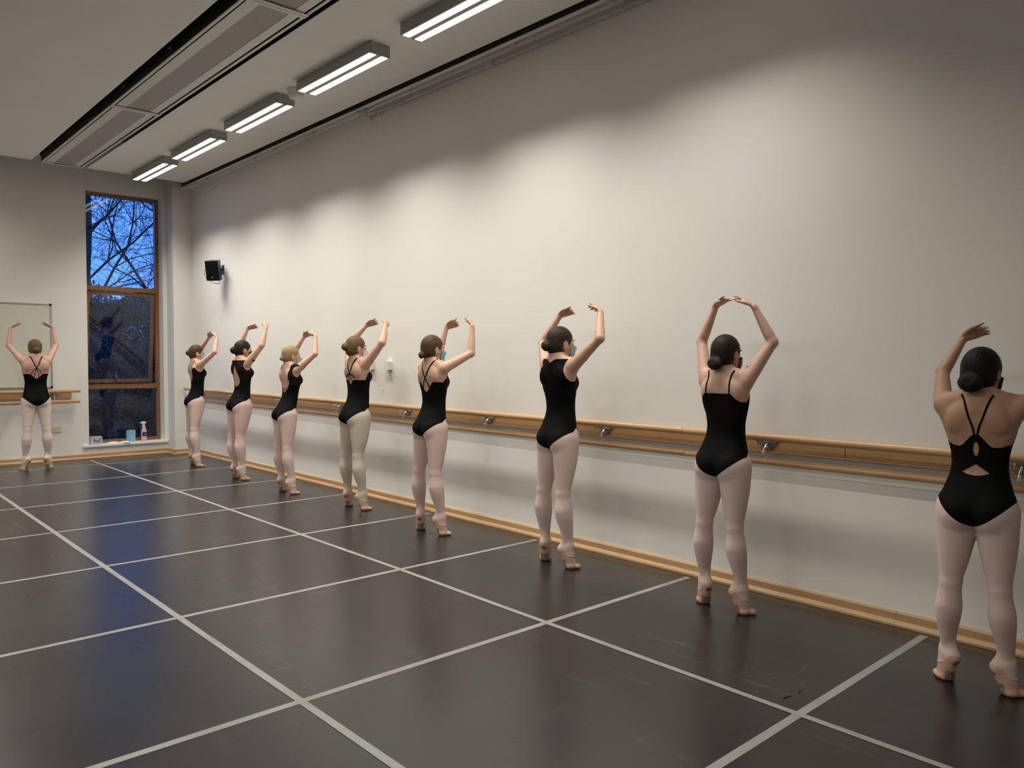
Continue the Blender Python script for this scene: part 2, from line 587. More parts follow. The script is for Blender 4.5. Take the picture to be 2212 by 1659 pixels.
# ------------------------------------------------------------------ luminaires
LY = [4.57, 6.32, 8.055, 9.76, 11.36]
def luminaire(x, y, label, group, watts, spread):
    r = empty('ceiling_light', (x, y, ZC), label=label, cat='ceiling light', group=group)
    h = .65
    for s in (-1, 1):
        MB().box(s*.0575-.0425, s*.0575+.0425, -h, h, -.096, -.004).build('housing', 'lamp_grey', r)
        MB().box(s*.0575-.031, s*.0575+.031, -h+.02, h-.02, -.1, -.0962).build('diffuser', 'diffuser', r)
    MB().box(-.0145, .0145, -h+.012, h-.012, -.094, -.006).build('spine', 'lamp_gap', r)
    MB().box(-.09, .09, -h-.006, -h-.0005, -.09, 0).build('end_plate', 'lamp_grey', r)
    MB().box(-.09, .09, h+.0005, h+.006, -.09, 0).build('end_plate', 'lamp_grey', r)
    ld = bpy.data.lights.new('tube_light', 'AREA')
    ld.shape = 'RECTANGLE'; ld.size = .18; ld.size_y = 1.24
    ld.energy = watts
    ld.color = (1., .96, .865)
    ld.spread = math.radians(spread)
    lo = link(bpy.data.objects.new('tube_light', ld), r)
    lo.location = (0, 0, -.104)
    return r
nm = ['nearest of the right row, cut by the picture top', 'second in the row, just before the ceiling camera',
      'third in the row, just beyond the ceiling camera', 'fourth in the row along the right wall', 'farthest in the row, above the tall window']
LY0 = [2.83]+LY
nm = ['just above the top edge of the picture']+nm
for y, t in zip(LY0, nm):
    luminaire(3.655, y, 'twin tube ceiling light, ' + t, 'twin tube ceiling lights', LAMP_W if y > 3 else LAMP_W*.7, 108)
for x in (.9, -1.85):
    for y in [1.1, 2.83]+LY:  # lamps nearest the viewer are added, to fill light on the right wall
        luminaire(x, y, 'twin tube ceiling light in the rows out of the picture to the left, lengthened for fill light', 'twin tube ceiling lights out of view', LAMP_W2, 150)

# ceiling camera
r = empty('ceiling_camera', (3.665, 7.20, ZC), label='white round dome camera on the ceiling between two lights', cat='camera')
MB().lathe([(.085, 0), (.085, -.012), (.078, -.03), (.072, -.055)], 28).build('base', 'plastic_white', r)
MB().lathe([(.072, -.055), (.076, -.058), (.07, -.075), (.05, -.092), (.02, -.098), (.002, -.099)], 28).build('dome', 'plastic_white', r)
for a in (200, 320, 80):
    d = Vector((math.cos(math.radians(a)), math.sin(math.radians(a)), -.9)).normalized()
    q = Vector((0, 0, -.05))+Vector((d.x*.045, d.y*.045, -.035))
    rot = d.to_track_quat('Z', 'Y').to_matrix().to_4x4()
    MB().lathe([(.017, -.01), (.017, .002), (.012, .004), (.001, .004)], 16, Matrix.Translation(q) @ rot).build('lens', 'plastic_black' if a == 200 else 'aluminium', r)

# ------------------------------------------------------------------ conduit pipes under the bulkhead
ZP = ZC-.02
def pipe(name, pts, rad, clips, label):
    pts = [Vector(p) for p in pts]
    o = pts[0]
    r = empty(name, o, label=label, cat='pipe', group='painted conduit pipes along the ceiling edge')
    MB().tube([p-o for p in pts], rad, 10).build('tube', 'pipe_paint', r)
    for c in clips:
        q = Vector(c)-o
        MB().box(q.x-.018, q.x+.018, q.y-.012, q.y+.012, q.z-rad-.004, q.z+rad+.012, bev=.003).build('clip', 'pipe_paint', r)
    return r
x1, x2, zz = 4.455, 4.515, ZP-.028
pipe('conduit_pipe', [(x1, -.8, zz), (x1, 7.05, zz), (x1+.01, 7.13, zz-.004), (x1-.012, 7.3, zz), (x1-.012, 11.85, zz), (x1-.05, 12.1, zz+.004), (x1-.06, 12.25, zz+.01)], .012,
     [(x1, y, zz) for y in (1.5, 3.2, 4.85, 6.35)] + [(x1-.012, y, zz) for y in (8.3, 9.9, 11.5)], 'inner painted conduit pipe running the length of the bulkhead')
pipe('conduit_pipe', [(x2, -.8, zz-.03), (x2, 6.75, zz-.03), (x2-.01, 6.95, zz-.03), (x2-.035, 7.1, zz-.03), (x2-.03, 7.2, zz-.03)], .012,
     [(x2, y, zz-.03) for y in (2.2, 3.75, 5.2, 6.6)], 'outer painted conduit pipe against the wall, ending at the junction boxes')
r = empty('junction_box', (4.47, 7.2, ZP), label='pair of small painted conduit boxes with stubs under the bulkhead', cat='junction box')
MB().lathe([(.032, -.002), (.034, -.03), (.03, -.042), (.002, -.043)], 18, Matrix.Translation((-.02, .12, 0))).build('round_box', 'pipe_paint', r)
MB().box(-.045, .0, -.03, .05, -.05, 0, bev=.004).build('box_body', 'pipe_paint', r)
MB().lathe([(.03, -.03), (.032, -.055), (.028, -.068), (.002, -.069)], 18, Matrix.Translation((.02, -.06, 0))).build('round_box', 'pipe_paint', r)
MB().tube([(.03, -.02, -.06), (.075, .05, -.07)], .009, 8).build('stub', 'pipe_paint', r)
MB().tube([(.035, -.18, -.058), (.078, -.12, -.072)], .009, 8).build('stub', 'pipe_paint', r)
tag(MB().tube(spline([(4.40, 12.2, 4.10), (4.46, 12.0, 3.99), (4.50, 11.7, 3.955), (4.53, 11.45, 4.0), (4.545, 11.4, 4.06)], 18), .004, 6).build('loose_cable', 'pipe_paint'),
    'thin loose cable sagging under the bulkhead near the far corner', 'cable')

# ------------------------------------------------------------------ barres
def barre(root, along, y0, y1, board, brackets, wm, bmn, ends):
    """local frame: u runs along the wall, d away from it; along=1: u=y, d=-x ; along=0: u=x, d=-y"""
    def P(u, d, z):
        return Vector((-d, u, z)) if along == 1 else Vector((u, -d, z))
    def bx(m, u0, u1, d0, d1, z0, z1, bev=0.):
        a, b = P(u0, d0, z0), P(u1, d1, z1)
        return m.box(min(a.x, b.x), max(a.x, b.x), min(a.y, b.y), max(a.y, b.y), z0, z1, bev=bev)
    for a, b in board:
        bx(MB(), a+.0008, b-.0008, 0, .028, .917, 1.012, .003).build('backing_board', bmn, root)
        bx(MB(), a+.0008, b-.0008, 0, .031, .909, .9168).build('board_glint', wm, root)  # paler strip paints in the light caught along the board's lower edge
    for a, b in zip(ends[:-1], ends[1:]):
        for nme, d, z in (('upper_rail', .152, 1.014), ('lower_rail', .120, .862)):
            m = MB()
            rr = .0235
            ring = [(a+.0006, rr-.004), (a+.004, rr), (b-.004, rr), (b-.0006, rr-.004)]
            n = max(2, int((b-a)/.8))
            us = [a+.0006, a+.004] + [a+(b-a)*i/n for i in range(1, n)] + [b-.004, b-.0006]
            rs = [rr-.003] + [rr]*(len(us)-2) + [rr-.003]
            m.tube([P(u, d, z) for u in us], rs, 20)
            m.build(nme, wm, root)
    for y in brackets:
        br = MB()
        t = .0305
        poly = [(-.085, .992), (.085, .992), (.02, .928), (-.02, .928)]
        vs = [P(y+u, .0285, z) for u, z in poly]+[P(y+u, .034, z) for u, z in poly]
        br.add(vs, [(0, 1, 2, 3), (7, 6, 5, 4), (0, 4, 5, 1), (1, 5, 6, 2), (2, 6, 7, 3), (3, 7, 4, 0)])
        o = br.build('bracket_plate', 'steel_dark', root)
        up = MB().tube([P(y+.03, .034, .968), P(y+.012, .075, .964), P(y, .126, .960), P(y, .145, .966), P(y, .152, .982), P(y, .152, .996)], .007, 8)
        up.build('bracket_arm', 'chrome', o)
        lo = MB().tube([P(y-.005, .034, .966), P(y-.005, .060, .956), P(y-.005, .117, .876)], .0085, 8)
        lo.build('bracket_arm', 'chrome', o)
        for u, z in ((-.06, .98), (.062, .98), (0, .938)):
            c = P(y+u, .034, z)
            MB().lathe([(.007, 0), (.007, .003), (.004, .005), (.0005, .005)], 10, Matrix.Translation(c) @ P(0, 1, 0).to_track_quat('Z', 'Y').to_matrix().to_4x4()).build('bolt', 'chrome', o)
r = empty('ballet_barre', (XW, 0, 0), label='long double beech barre on the right wall behind the row of dancers', cat='ballet barre', group='wall barres')
bys = [-.23, 1.152, 2.546, 3.894, 5.25, 6.52, 7.84, 9.3, 10.75, 11.95]
barre(r, 1, -.9, 12.4, [(-.9, 2.05), (2.05, 5.9), (5.9, 9.6), (9.6, 12.3)], bys, 'beech_y', 'board_y', [-.9, 3.1, 7.1, 10.1, 12.40])
r = empty('ballet_barre', (0, YB, 0), label='double beech barre on the back wall beneath the whiteboard', cat='ballet barre', group='wall barres')
barre(r, 0, -1, 2.985, [(-1.0, 2.90)], [-.6, .65, 1.8, 2.67], 'beech_x', 'board_x', [-1.05, 2.985])

# ------------------------------------------------------------------ whiteboard, sockets, speaker
r = empty('whiteboard', (1.2, YB, 1.06), label='large whiteboard on the back wall above the barre', cat='whiteboard')
bw, bh2 = 1.46, 1.205
MB().box(.012, bw-.012, -.014, -.004, .012, bh2-.012).build('panel', 'whiteboard', r)
for nme, a in (('frame_rail', (0, bw, -.02, 0, 0, .02)), ('frame_rail', (0, bw, -.02, 0, bh2-.02, bh2)), ('frame_stile', (0, .02, -.02, 0, .02, bh2-.02)), ('frame_stile', (bw-.02, bw, -.02, 0, .02, bh2-.02))):
    MB().box(*a).build(nme, 'aluminium', r)
for x, z in ((bw, 0), (bw, bh2), (0, 0), (0, bh2)):
    sx = -1 if x else 1; sz = -1 if z else 1
    MB().box(min(x-sx*.003, x+sx*.028), max(x-sx*.003, x+sx*.028), -.024, -.0, min(z-sz*.003, z+sz*.028), max(z-sz*.003, z+sz*.028), bev=.003).build('corner_cap', 'plastic_black', r)

r = empty('wall_socket', (2.69, YB, .455), label='cream double socket plate low on the back wall', cat='socket')
MB().box(-.073, .073, -.010, 0, -.043, .043, bev=.003).build('plate', 'plastic_cream', r)
for s in (-.035, .035):
    MB().box(s-.010, s+.010, -.013, -.0102, .018, .030).build('rocker', 'plastic_white', r)
    for dx, dz, ww, hh in ((0, .0, .004, .008), (-.011, -.018, .007, .004), (.011, -.018, .007, .004)):
        MB().box(s+dx-ww/2, s+dx+ww/2, -.0106, -.0101, dz-hh/2-.003, dz+hh/2-.003).build('pin_hole', 'plastic_black', r)
for y, lab in ((6.885, 'white surface socket box on the right wall, the one clear of the dancer'), (7.225, 'white surface socket box on the right wall, half hidden by a dancer arm')):
    r = empty('wall_socket', (XW, y, 1.42), label=lab, cat='socket', group='surface boxes on the right wall')
    MB().box(-.036, 0, -.043, .043, -.047, .047, bev=.004).build('back_box', 'plastic_white', r)
    MB().box(-.042, -.0365, -.043, .043, -.047, .047, bev=.002).build('cover_plate', 'plastic_white', r)
    for s in (-.028, .028):
        MB().lathe([(.004, 0), (.004, .0015), (.0005, .002)], 8, Matrix.Translation((-.0422, s, 0)) @ Matrix.Rotation(-PI/2, 4, 'Y')).build('screw', 'aluminium', r)
r = empty('wall_hook', (XW, 7.02, 1.17), label='tiny pale hook fixed to the wall above the barre', cat='hook')
MB().lathe([(.006, 0), (.006, .003), (.0005, .004)], 12, Matrix.Rotation(-PI/2, 4, 'Y')).build('rose', 'plastic_white', r)
MB().tube(spline([(-.004, 0, 0), (-.012, 0, -.003), (-.015, 0, -.012), (-.010, 0, -.018)], 8), .003, 8).build('hook', 'plastic_white', r)

r = empty('loudspeaker', (4.40, 11.16, 2.752), label='black loudspeaker on a bracket high on the right wall near the corner', cat='loudspeaker')
Ms = Matrix.Rotation(math.radians(-45), 4, 'Z') @ Matrix.Rotation(math.radians(13), 4, 'X')     # front faces local -y
cab = [(-.095, -.085), (.095, -.085), (.062, .085), (-.062, .085)]
vs = [Ms @ Vector((x, y, z)) for z in (-.14, .14) for x, y in cab]
MB().add(vs, [(0, 3, 2, 1), (4, 5, 6, 7), (0, 1, 5, 4), (1, 2, 6, 5), (2, 3, 7, 6), (3, 0, 4, 7)]).build('cabinet', 'plastic_black', r)
MB().box(-.089, .089, -.094, -.0855, -.134, .134, Ms, bev=.004).build('grille', 'grille_black', r)
MB().box(-.008, .008, -.0965, -.0945, -.098, -.086, Ms).build('badge', 'logo_white', r)
b = MB()
q = Ms @ Vector((.02, .085, .03))
b.tube([q, (.10, .06, .03), (.142, .06, .03)], .014, 10)
b.box(.140, .150, .02, .10, -.04, .09)
b.build('wall_bracket', 'plastic_black', r)
p0 = Ms @ Vector((-.09, .02, .04)); p1 = Ms @ Vector((.07, -.03, -.15))
MB().tube(spline([p0, p0+Vector((-.045, .05, -.05)), p0+Vector((-.02, .03, -.16)), (p0+p1)/2+Vector((0, -.02, -.13)), p1+Vector((.0, 0, -.03)), p1], 26), .0038, 6).build('cable', 'cable_black', r)

# ------------------------------------------------------------------ things on the sill
SZ = .2002
r = empty('plastic_box', (3.225, 12.80, SZ), label='clear plastic storage box at the left end of the window sill', cat='storage box')
m = MB()
for a in ((-.08, .08, -.06, -.057, .003, .105), (-.08, .08, .057, .06, .003, .105), (-.08, -.077, -.057, .057, .003, .105), (.077, .08, -.057, .057, .003, .105), (-.08, .08, -.06, .06, 0, .0028)):
    m.box(*a)
m.build('tub', 'clear_box', r)
MB().box(-.084, .084, -.064, .064, .1055, .116, bev=.003).build('lid', 'clear_box', r)
MB().tube(spline([(-.03, -.068, .085), (-.036, -.07, .064), (-.02, -.07, .055), (.03, -.07, .055), (.046, -.07, .064), (.04, -.068, .085)], 16), .0055, 8).build('handle', 'plastic_black', r)
for x, z, c in ((-.03, .022, 'cloth_white'), (.03, .02, 'aluminium')):
    MB().box(x-.028, x+.028, -.04, .03, .004, .004+z*1.6, bev=.005).build('content', c, r)

def packet(x, y, rz, sx, sy, sz, label, nme='tissue_pack'):
    r = empty(nme, (x, y, SZ), rz, label=label, cat='packet', group='white packets on the sill')
    n = 9; vs = []; fs = []
    for side in (0, 1):
        for i in range(n):
            for j in range(n):
                u, v = i/(n-1)*2-1, j/(n-1)*2-1
                bul = (1-u**4)*(1-v**4)
                z = sz*(.08+.92*bul*(.85+.15*math.sin(5*u+3*v))) if side else 0.
                vs.append((u*sx*(1-.05*(v*v)), v*sy, z))
    for i in range(n-1):
        for j in range(n-1):
            a = i*n+j
            fs.append((a, a+1, a+n+1, a+n)); b = a+n*n
            fs.append((b, b+n, b+n+1, b+1))
    ring = [i*n for i in range(n)] + [(n-1)*n+j for j in range(1, n)] + [i*n+n-1 for i in range(n-2, -1, -1)] + [j for j in range(n-2, 0, -1)]
    for a, b in zip(ring, ring[1:]+ring[:1]):
        fs.append((a, b, b+n*n, a+n*n))
    MB().add(vs, fs, True).build('wrapper', 'cloth_white', r)
    MB().box(-sx*.45, sx*.35, -sy*.4, sy*.4, sz*.97, sz*1.04, bev=.001).build('flap', 'plastic_white', r)
packet(3.47, 12.815, .1, .085, .035, .022, 'flat white packet lying beside the clear box on the sill')
packet(3.615, 12.735, -.2, .075, .038, .03, 'crumpled white packet lying in front of the blue card on the sill')

r = empty('folded_card', (3.70, 12.80, SZ), label='pale blue folded card standing open on the window sill', cat='card')
for x, y, a, nmx in ((0, 0, -.10, 'front_leaf'), (0, 0, PI+.75, 'back_leaf')):
    M = Matrix.Rotation(a, 4, 'Z')
    MB().box(0.0008, .088 if nmx == 'front_leaf' else .075, -.0008, .0008, 0, .185, M).build(nmx, 'paper_blue', r)

r = empty('spray_bottle', (3.918, 12.81, SZ), .25, label='trigger spray bottle with pink liquid and black label on the sill', cat='spray bottle')
MB().lathe([(.036, .0), (.0385, .004), (.0385, .085), (.0385, .16), (.036, .175), (.026, .195), (.022, .205), (.027, .215), (.024, .232), (.014, .240)], 24).build('bottle', 'clear_bottle', r)
MB().lathe([(.0368, .003), (.0372, .006), (.0372, .075), (.0005, .0751)], 24).build('liquid', 'pink_liquid', r)
m = MB(); n = 14; vs = []; fs = []
for i in range(n+1):
    a = -PI/2-1.1+2.2*i/n
    for z in (.078, .140):
        vs.append((.0392*math.cos(a), .0392*math.sin(a), z))
    if i < n: fs.append((2*i, 2*i+2, 2*i+3, 2*i+1))
MB().add(vs, fs, True).build('label_band', 'label_black', r)
for z, w_ in ((.113, .028), (.105, .034), (.097, .02)):
    MB().box(-w_/2, w_/2, -.0402, -.0396, z, z+.003).build('label_text', 'logo_white', r)
MB().lathe([(.016, .240), (.016, .262), (.012, .266), (.011, .285), (.0005, .286)], 16).build('collar', 'plastic_white', r)
MB().prism([(.276, -.048), (.284, -.052), (.300, -.04), (.308, -.01), (.305, .015), (.292, .036), (.276, .026), (.272, .0)], 1, -.012, .012).build('spray_head', 'plastic_white', r)
MB().tube(spline([(-.022, 0, .275), (-.028, 0, .255), (-.024, 0, .238), (-.030, 0, .222)], 8), [.006]*8, 8).build('trigger', 'plastic_white', r)

# pins and a thread on the floor
for p, a, L in (((3.20, 1.690), -.14, .031), ((3.289, 1.68), .36, .022)):
    r = empty('hair_pin', (p[0], p[1], .0005), a, label='thin black hair pin lying on the floor beside the tape crossing' if L > .03 else 'shorter black hair pin lying nearer the wall', cat='hair pin', group='dropped hair pins')
    MB().tube([(-L, 0, .0012), (0, .002, .0012), (L, 0, .0012)], .0011, 6).build('prong', 'iron_pin', r)
    MB().tube([(-L, .004, .0012), (0, .0035, .0018), (L, .0, .0012)], .0011, 6).build('prong', 'iron_pin', r)
# ================================================================== outdoors
tag(MB().box(-14, 26, YB+.35, 60, -.25, -.12).build('garden_ground', 'soil'), kind='structure')
def mesh_np(name, V, F, m, parent=None, smooth=True):
    """fast mesh from numpy vertices and equal-sized faces"""
    me = bpy.data.meshes.new(name)
    V = np.ascontiguousarray(V, np.float32); F = np.ascontiguousarray(F, np.int32)
    k = F.shape[1]
    me.vertices.add(len(V)); me.vertices.foreach_set('co', V.ravel())
    me.loops.add(F.size); me.loops.foreach_set('vertex_index', F.ravel())
    me.polygons.add(len(F))
    me.polygons.foreach_set('loop_start', np.arange(0, F.size, k, dtype=np.int32))
    me.polygons.foreach_set('loop_total', np.full(len(F), k, np.int32))
    me.update(calc_edges=True)
    if smooth:
        me.polygons.foreach_set('use_smooth', np.ones(len(F), bool))
    me.materials.append(MATS[m] if isinstance(m, str) else m)
    return link(bpy.data.objects.new(name, me), parent)

def tree(base, height, seed, label, lean=(0, 0), spread=1., depth=4):
    rg = np.random.default_rng(seed)
    segs = {'trunk': [], 'branches': [], 'twigs': []}
    def grow(p, d, L, r, lev):
        n = 5 if lev < 2 else 4
        q = p.copy(); dd = d/np.linalg.norm(d)
        kind = 'trunk' if lev == 0 else ('branches' if lev < 3 else 'twigs')
        for i in range(n):
            dd = dd + rg.normal(0, .17 if lev else .05, 3) + np.array([0, 0, .05 if lev < 4 else .0])
            dd /= np.linalg.norm(dd)
            q2 = q+dd*L/n
            r1 = r*(1-.62*i/n); r2 = r*(1-.62*(i+1)/n)
            segs[kind].append((q, q2, r1, r2))
            if lev < depth and (i > 0 or lev > 0):
                for _ in range(2 if lev < 4 else 1):
                    if rg.random() < (.84 if lev < 3 else .7):
                        ax = rg.normal(0, 1, 3); ax -= dd*ax.dot(dd); ax /= np.linalg.norm(ax)
                        ang = rg.uniform(.45, .95)
                        nd = dd*math.cos(ang)+ax*math.sin(ang)*spread
                        grow(q2.copy(), nd, L*rg.uniform(.46, .66), r2*rg.uniform(.5, .7), lev+1)
            q = q2
    grow(np.array([0, 0, 0.]), np.array([lean[0], lean[1], 1.]), height*.62, height*.0095, 0)
    root = empty('bare_tree', base, label=label, cat='tree', group='bare trees outside the window')
    for kind, L in segs.items():
        if not L: continue
        ns = 7 if kind == 'trunk' else (5 if kind == 'branches' else 3)
        A = np.array([s[0] for s in L]); B = np.array([s[1] for s in L])
        ra = np.maximum(np.array([s[2] for s in L]), .0045); rb = np.maximum(np.array([s[3] for s in L]), .0035)
        t = B-A; t /= np.linalg.norm(t, axis=1, keepdims=True)
        up = np.where(np.abs(t[:, 2:3]) < .9, [[0, 0, 1.]], [[1., 0, 0]])
        u = np.cross(t, up); u /= np.linalg.norm(u, axis=1, keepdims=True); v = np.cross(t, u)
        an = np.arange(ns)*2*PI/ns
        ring = np.cos(an)[None, :, None]*u[:, None]+np.sin(an)[None, :, None]*v[:, None]
        Va = A[:, None]+ring*ra[:, None, None]; Vb = B[:, None]+ring*rb[:, None, None]
        V = np.concatenate([Va, Vb], 1).reshape(-1, 3)
        o = np.arange(len(L))[:, None]*2*ns
        F = np.stack([np.stack([o[:, 0]+k, o[:, 0]+(k+1) % ns, o[:, 0]+ns+(k+1) % ns, o[:, 0]+ns+k], 1) for k in range(ns)], 1).reshape(-1, 4)
        mesh_np(kind, V, F, 'bark', root)
    return root

tree((4.6, 19.5, -.12), 9.0, 3, 'bare tree at the left of the view through the window', (-.05, .0), 1.05)
tree((5.6, 22.0, -.12), 11.0, 8, 'tall bare tree in the middle of the view through the window', (.02, 0), 1.)
tree((7.2, 20.5, -.12), 9.5, 15, 'bare tree at the right of the view through the window', (.06, 0), 1.05)

def shrub(c, rad, n, seed, label, leaf=(.022, .05)):
    rg = np.random.default_rng(seed)
    root = empty('evergreen_shrub', (c[0], c[1], -.12), label=label, cat='shrub', group='dark shrubs outside the window')
    d = rg.normal(0, 1, (n, 3)); d /= np.linalg.norm(d, axis=1, keepdims=True)
    rr = rg.uniform(.55, 1.0, (n, 1))*(1+.18*np.sin(d[:, :1]*7+seed)+.14*np.cos(d[:, 2:]*9))
    P = d*rr*np.array(rad)+np.array([0, 0, rad[2]*.85])
    P[:, 2] = np.maximum(P[:, 2], .02)
    a = rg.normal(0, 1, (n, 3)); a /= np.linalg.norm(a, axis=1, keepdims=True)
    b = np.cross(a, rg.normal(0, 1, (n, 3))); b /= np.linalg.norm(b, axis=1, keepdims=True)
    L = rg.uniform(*leaf, (n, 1)); W = L*.42
    V = np.stack([P-a*L, P+b*W, P+a*L, P-b*W], 1).reshape(-1, 3)
    o = tag(mesh_np('foliage', V, np.arange(4*n).reshape(-1, 4), 'leaf_dark', root, False), kind='stuff')
    m = MB()
    for k in range(7):
        t = rg.uniform(-.6, .6, 2)
        m.tube([(t[0]*.2, t[1]*.2, 0), (t[0]*rad[0]*.5, t[1]*rad[1]*.5, rad[2]*.7), (t[0]*rad[0], t[1]*rad[1], rad[2]*1.3)], [.03, .02, .008], 6)
    m.build('stems', 'bark', root)
shrub((4.1, 16.6), (1.2, .8, 1.15), 22000, 1, 'dark evergreen shrub close outside the window, left')
shrub((5.9, 16.9), (1.3, .8, 1.25), 22000, 2, 'dark evergreen shrub close outside the window, right')
shrub((4.9, 18.6), (1.6, .9, 1.75), 34000, 3, 'taller dark evergreen shrub behind the two by the window')
shrub((7.2, 18.9), (1.5, .9, 1.7), 32000, 4, 'dark evergreen shrub outside behind the right window stile')
shrub((6.0, 21.6), (4.8, .8, 1.85), 60000, 6, 'long dense hedge closing off the view behind the shrubs', (.04, .075))

# ================================================================== dancers
def smin(a, b, k):
    h = np.clip(.5+.5*(b-a)/k, 0, 1)
    return b*(1-h)+a*h-k*h*(1-h)

def prof(tab, n=64):
    """smooth lookup of (t, value) pairs"""
    tab = np.array(tab, float)
    xs_ = np.linspace(tab[0, 0], tab[-1, 0], n)
    out = []
    for c in range(1, tab.shape[1]):
        y = np.interp(xs_, tab[:, 0], tab[:, c])
        for _ in range(12):
            z = y.copy(); z[1:-1] = .25*y[:-2]+.5*y[1:-1]+.25*y[2:]; y = z
        out.append(y)
    return xs_, out

class Field:
    def __init__(s, lo, hi, h):
        s.lo = np.array(lo, float); s.h = h
        s.n = np.ceil((np.array(hi)-s.lo)/h).astype(int)+1
        s.ax = [s.lo[i]+h*np.arange(s.n[i]) for i in range(3)]
        s.A = np.full(s.n, .3, np.float32)
    def _sl(s, lo, hi, pad):
        sl = []
        for i in range(3):
            a = max(0, int((lo[i]-pad-s.lo[i])/s.h)); b = min(s.n[i], int((hi[i]+pad-s.lo[i])/s.h)+2)
            sl.append(slice(a, max(a+1, b)))
        return tuple(sl)
    def grid(s, sl):
        return [s.ax[0][sl[0]][:, None, None].astype(np.float32), s.ax[1][sl[1]][None, :, None].astype(np.float32), s.ax[2][sl[2]][None, None, :].astype(np.float32)]
    def put(s, lo, hi, fn, k, sub=False):
        sl = s._sl(lo, hi, k+3*s.h)
        d = fn(*s.grid(sl))
        s.A[sl] = -smin(-s.A[sl], d, k) if sub else smin(s.A[sl], d, k)
    def cone(s, p, q, r0, r1, k=.02, sub=False):
        p = np.array(p, float); q = np.array(q, float); ba = q-p; bb = ba.dot(ba)+1e-12
        R = max(r0, r1)
        def fn(X, Y, Z):
            t = np.clip(((X-p[0])*ba[0]+(Y-p[1])*ba[1]+(Z-p[2])*ba[2])/bb, 0, 1)
            return np.sqrt((X-p[0]-ba[0]*t)**2+(Y-p[1]-ba[1]*t)**2+(Z-p[2]-ba[2]*t)**2)-(r0+(r1-r0)*t)
        s.put(np.minimum(p, q)-R, np.maximum(p, q)+R, fn, k, sub)
    def limb(s, p, q, tab, e1, s1=1., s2=1., k=.02):
        """tab rows: t, radius, offset along -e2 ; e1 = width direction"""
        p = np.array(p, float); q = np.array(q, float); ax = q-p; L = np.linalg.norm(ax); ax = ax/L
        e1 = np.array(e1, float); e1 = e1-ax*e1.dot(ax); e1 /= np.linalg.norm(e1); e2 = np.cross(ax, e1)
        if e2[0] < 0: e2 = -e2
        tx, (tr, to) = prof(tab)
        R = max(tr)*max(s1, s2)+max(abs(to))
        def fn(X, Y, Z):
            dx, dy, dz = X-p[0], Y-p[1], Z-p[2]
            w_ = dx*ax[0]+dy*ax[1]+dz*ax[2]
            t = np.clip(w_/L, 0, 1); r = np.interp(t, tx, tr); o = np.interp(t, tx, to)
            u = dx*e1[0]+dy*e1[1]+dz*e1[2]
            v = dx*e2[0]+dy*e2[1]+dz*e2[2]+o
            ex = w_-t*L
            return (np.sqrt((u/s1)**2+(v/s2)**2+ex*ex)-r)*min(s1, s2, 1.)
        s.put(np.minimum(p, q)-R, np.maximum(p, q)+R, fn, k)
    def ell(s, c, r, k=.02, ax=None, sub=False):
        c = np.array(c, float); r = np.array(r, float)
        B = np.eye(3) if ax is None else np.array(ax, float)
        R = max(r) if ax is not None else r
        def fn(X, Y, Z):
            d = (X-c[0], Y-c[1], Z-c[2])
            q = [d[0]*B[i, 0]+d[1]*B[i, 1]+d[2]*B[i, 2] for i in range(3)]
            k0 = np.sqrt(sum((q[i]/r[i])**2 for i in range(3)))
            k1 = np.sqrt(sum((q[i]/r[i]**2)**2 for i in range(3)))+1e-9
            return k0*(k0-1)/k1
        s.put(c-R, c+R, fn, k, sub)
    def sample(s, P):
        g = (P-s.lo)/s.h
        i = np.clip(np.floor(g).astype(int), 0, s.n-2); f = np.clip(g-i, 0, 1)
        out = 0
        for a in (0, 1):
            for b in (0, 1):
                for c in (0, 1):
                    w_ = (f[:, 0] if a else 1-f[:, 0])*(f[:, 1] if b else 1-f[:, 1])*(f[:, 2] if c else 1-f[:, 2])
                    out = out+w_*s.A[i[:, 0]+a, i[:, 1]+b, i[:, 2]+c]
        return out
    def grad(s, P):
        e = s.h
        g = np.stack([s.sample(P+np.eye(3)[i]*e)-s.sample(P-np.eye(3)[i]*e) for i in range(3)], 1)
        return g/(np.linalg.norm(g, axis=1, keepdims=True)+1e-9)
    def snap(s, P, off=0.):
        P = np.array(P, float)
        for _ in range(14):
            d = s.sample(P)-off
            P = P-s.grad(P)*np.clip(d, -.02, .02)[:, None]*.8
        return P
    def mesh(s):
        A = s.A; neg = A < 0
        c8 = [(a, b, c) for a in (0, 1) for b in (0, 1) for c in (0, 1)]
        n0, n1, n2 = A.shape
        cnt = np.zeros((n0-1, n1-1, n2-1), np.int8)
        for a, b, c in c8:
            cnt += neg[a:n0-1+a, b:n1-1+b, c:n2-1+c]
        act = (cnt > 0) & (cnt < 8)
        I = np.argwhere(act)
        ids = np.full(act.shape, -1, np.int32); ids[act] = np.arange(len(I))
        acc = np.zeros((len(I), 3)); num = np.zeros(len(I))
        val = {c: A[I[:, 0]+c[0], I[:, 1]+c[1], I[:, 2]+c[2]] for c in c8}
        for c in c8:
            for d in range(3):
                if c[d] == 0:
                    e = list(c); e[d] = 1; e = tuple(e)
                    va, vb = val[c], val[e]
                    m_ = (va < 0) != (vb < 0)
                    t = np.where(m_, va/np.where(m_, va-vb, 1), 0)
                    p = np.tile(np.array(c, float), (len(I), 1)); p[:, d] = t
                    acc += p*m_[:, None]; num += m_
        V = s.lo+(I+acc/num[:, None])*s.h
        F = []
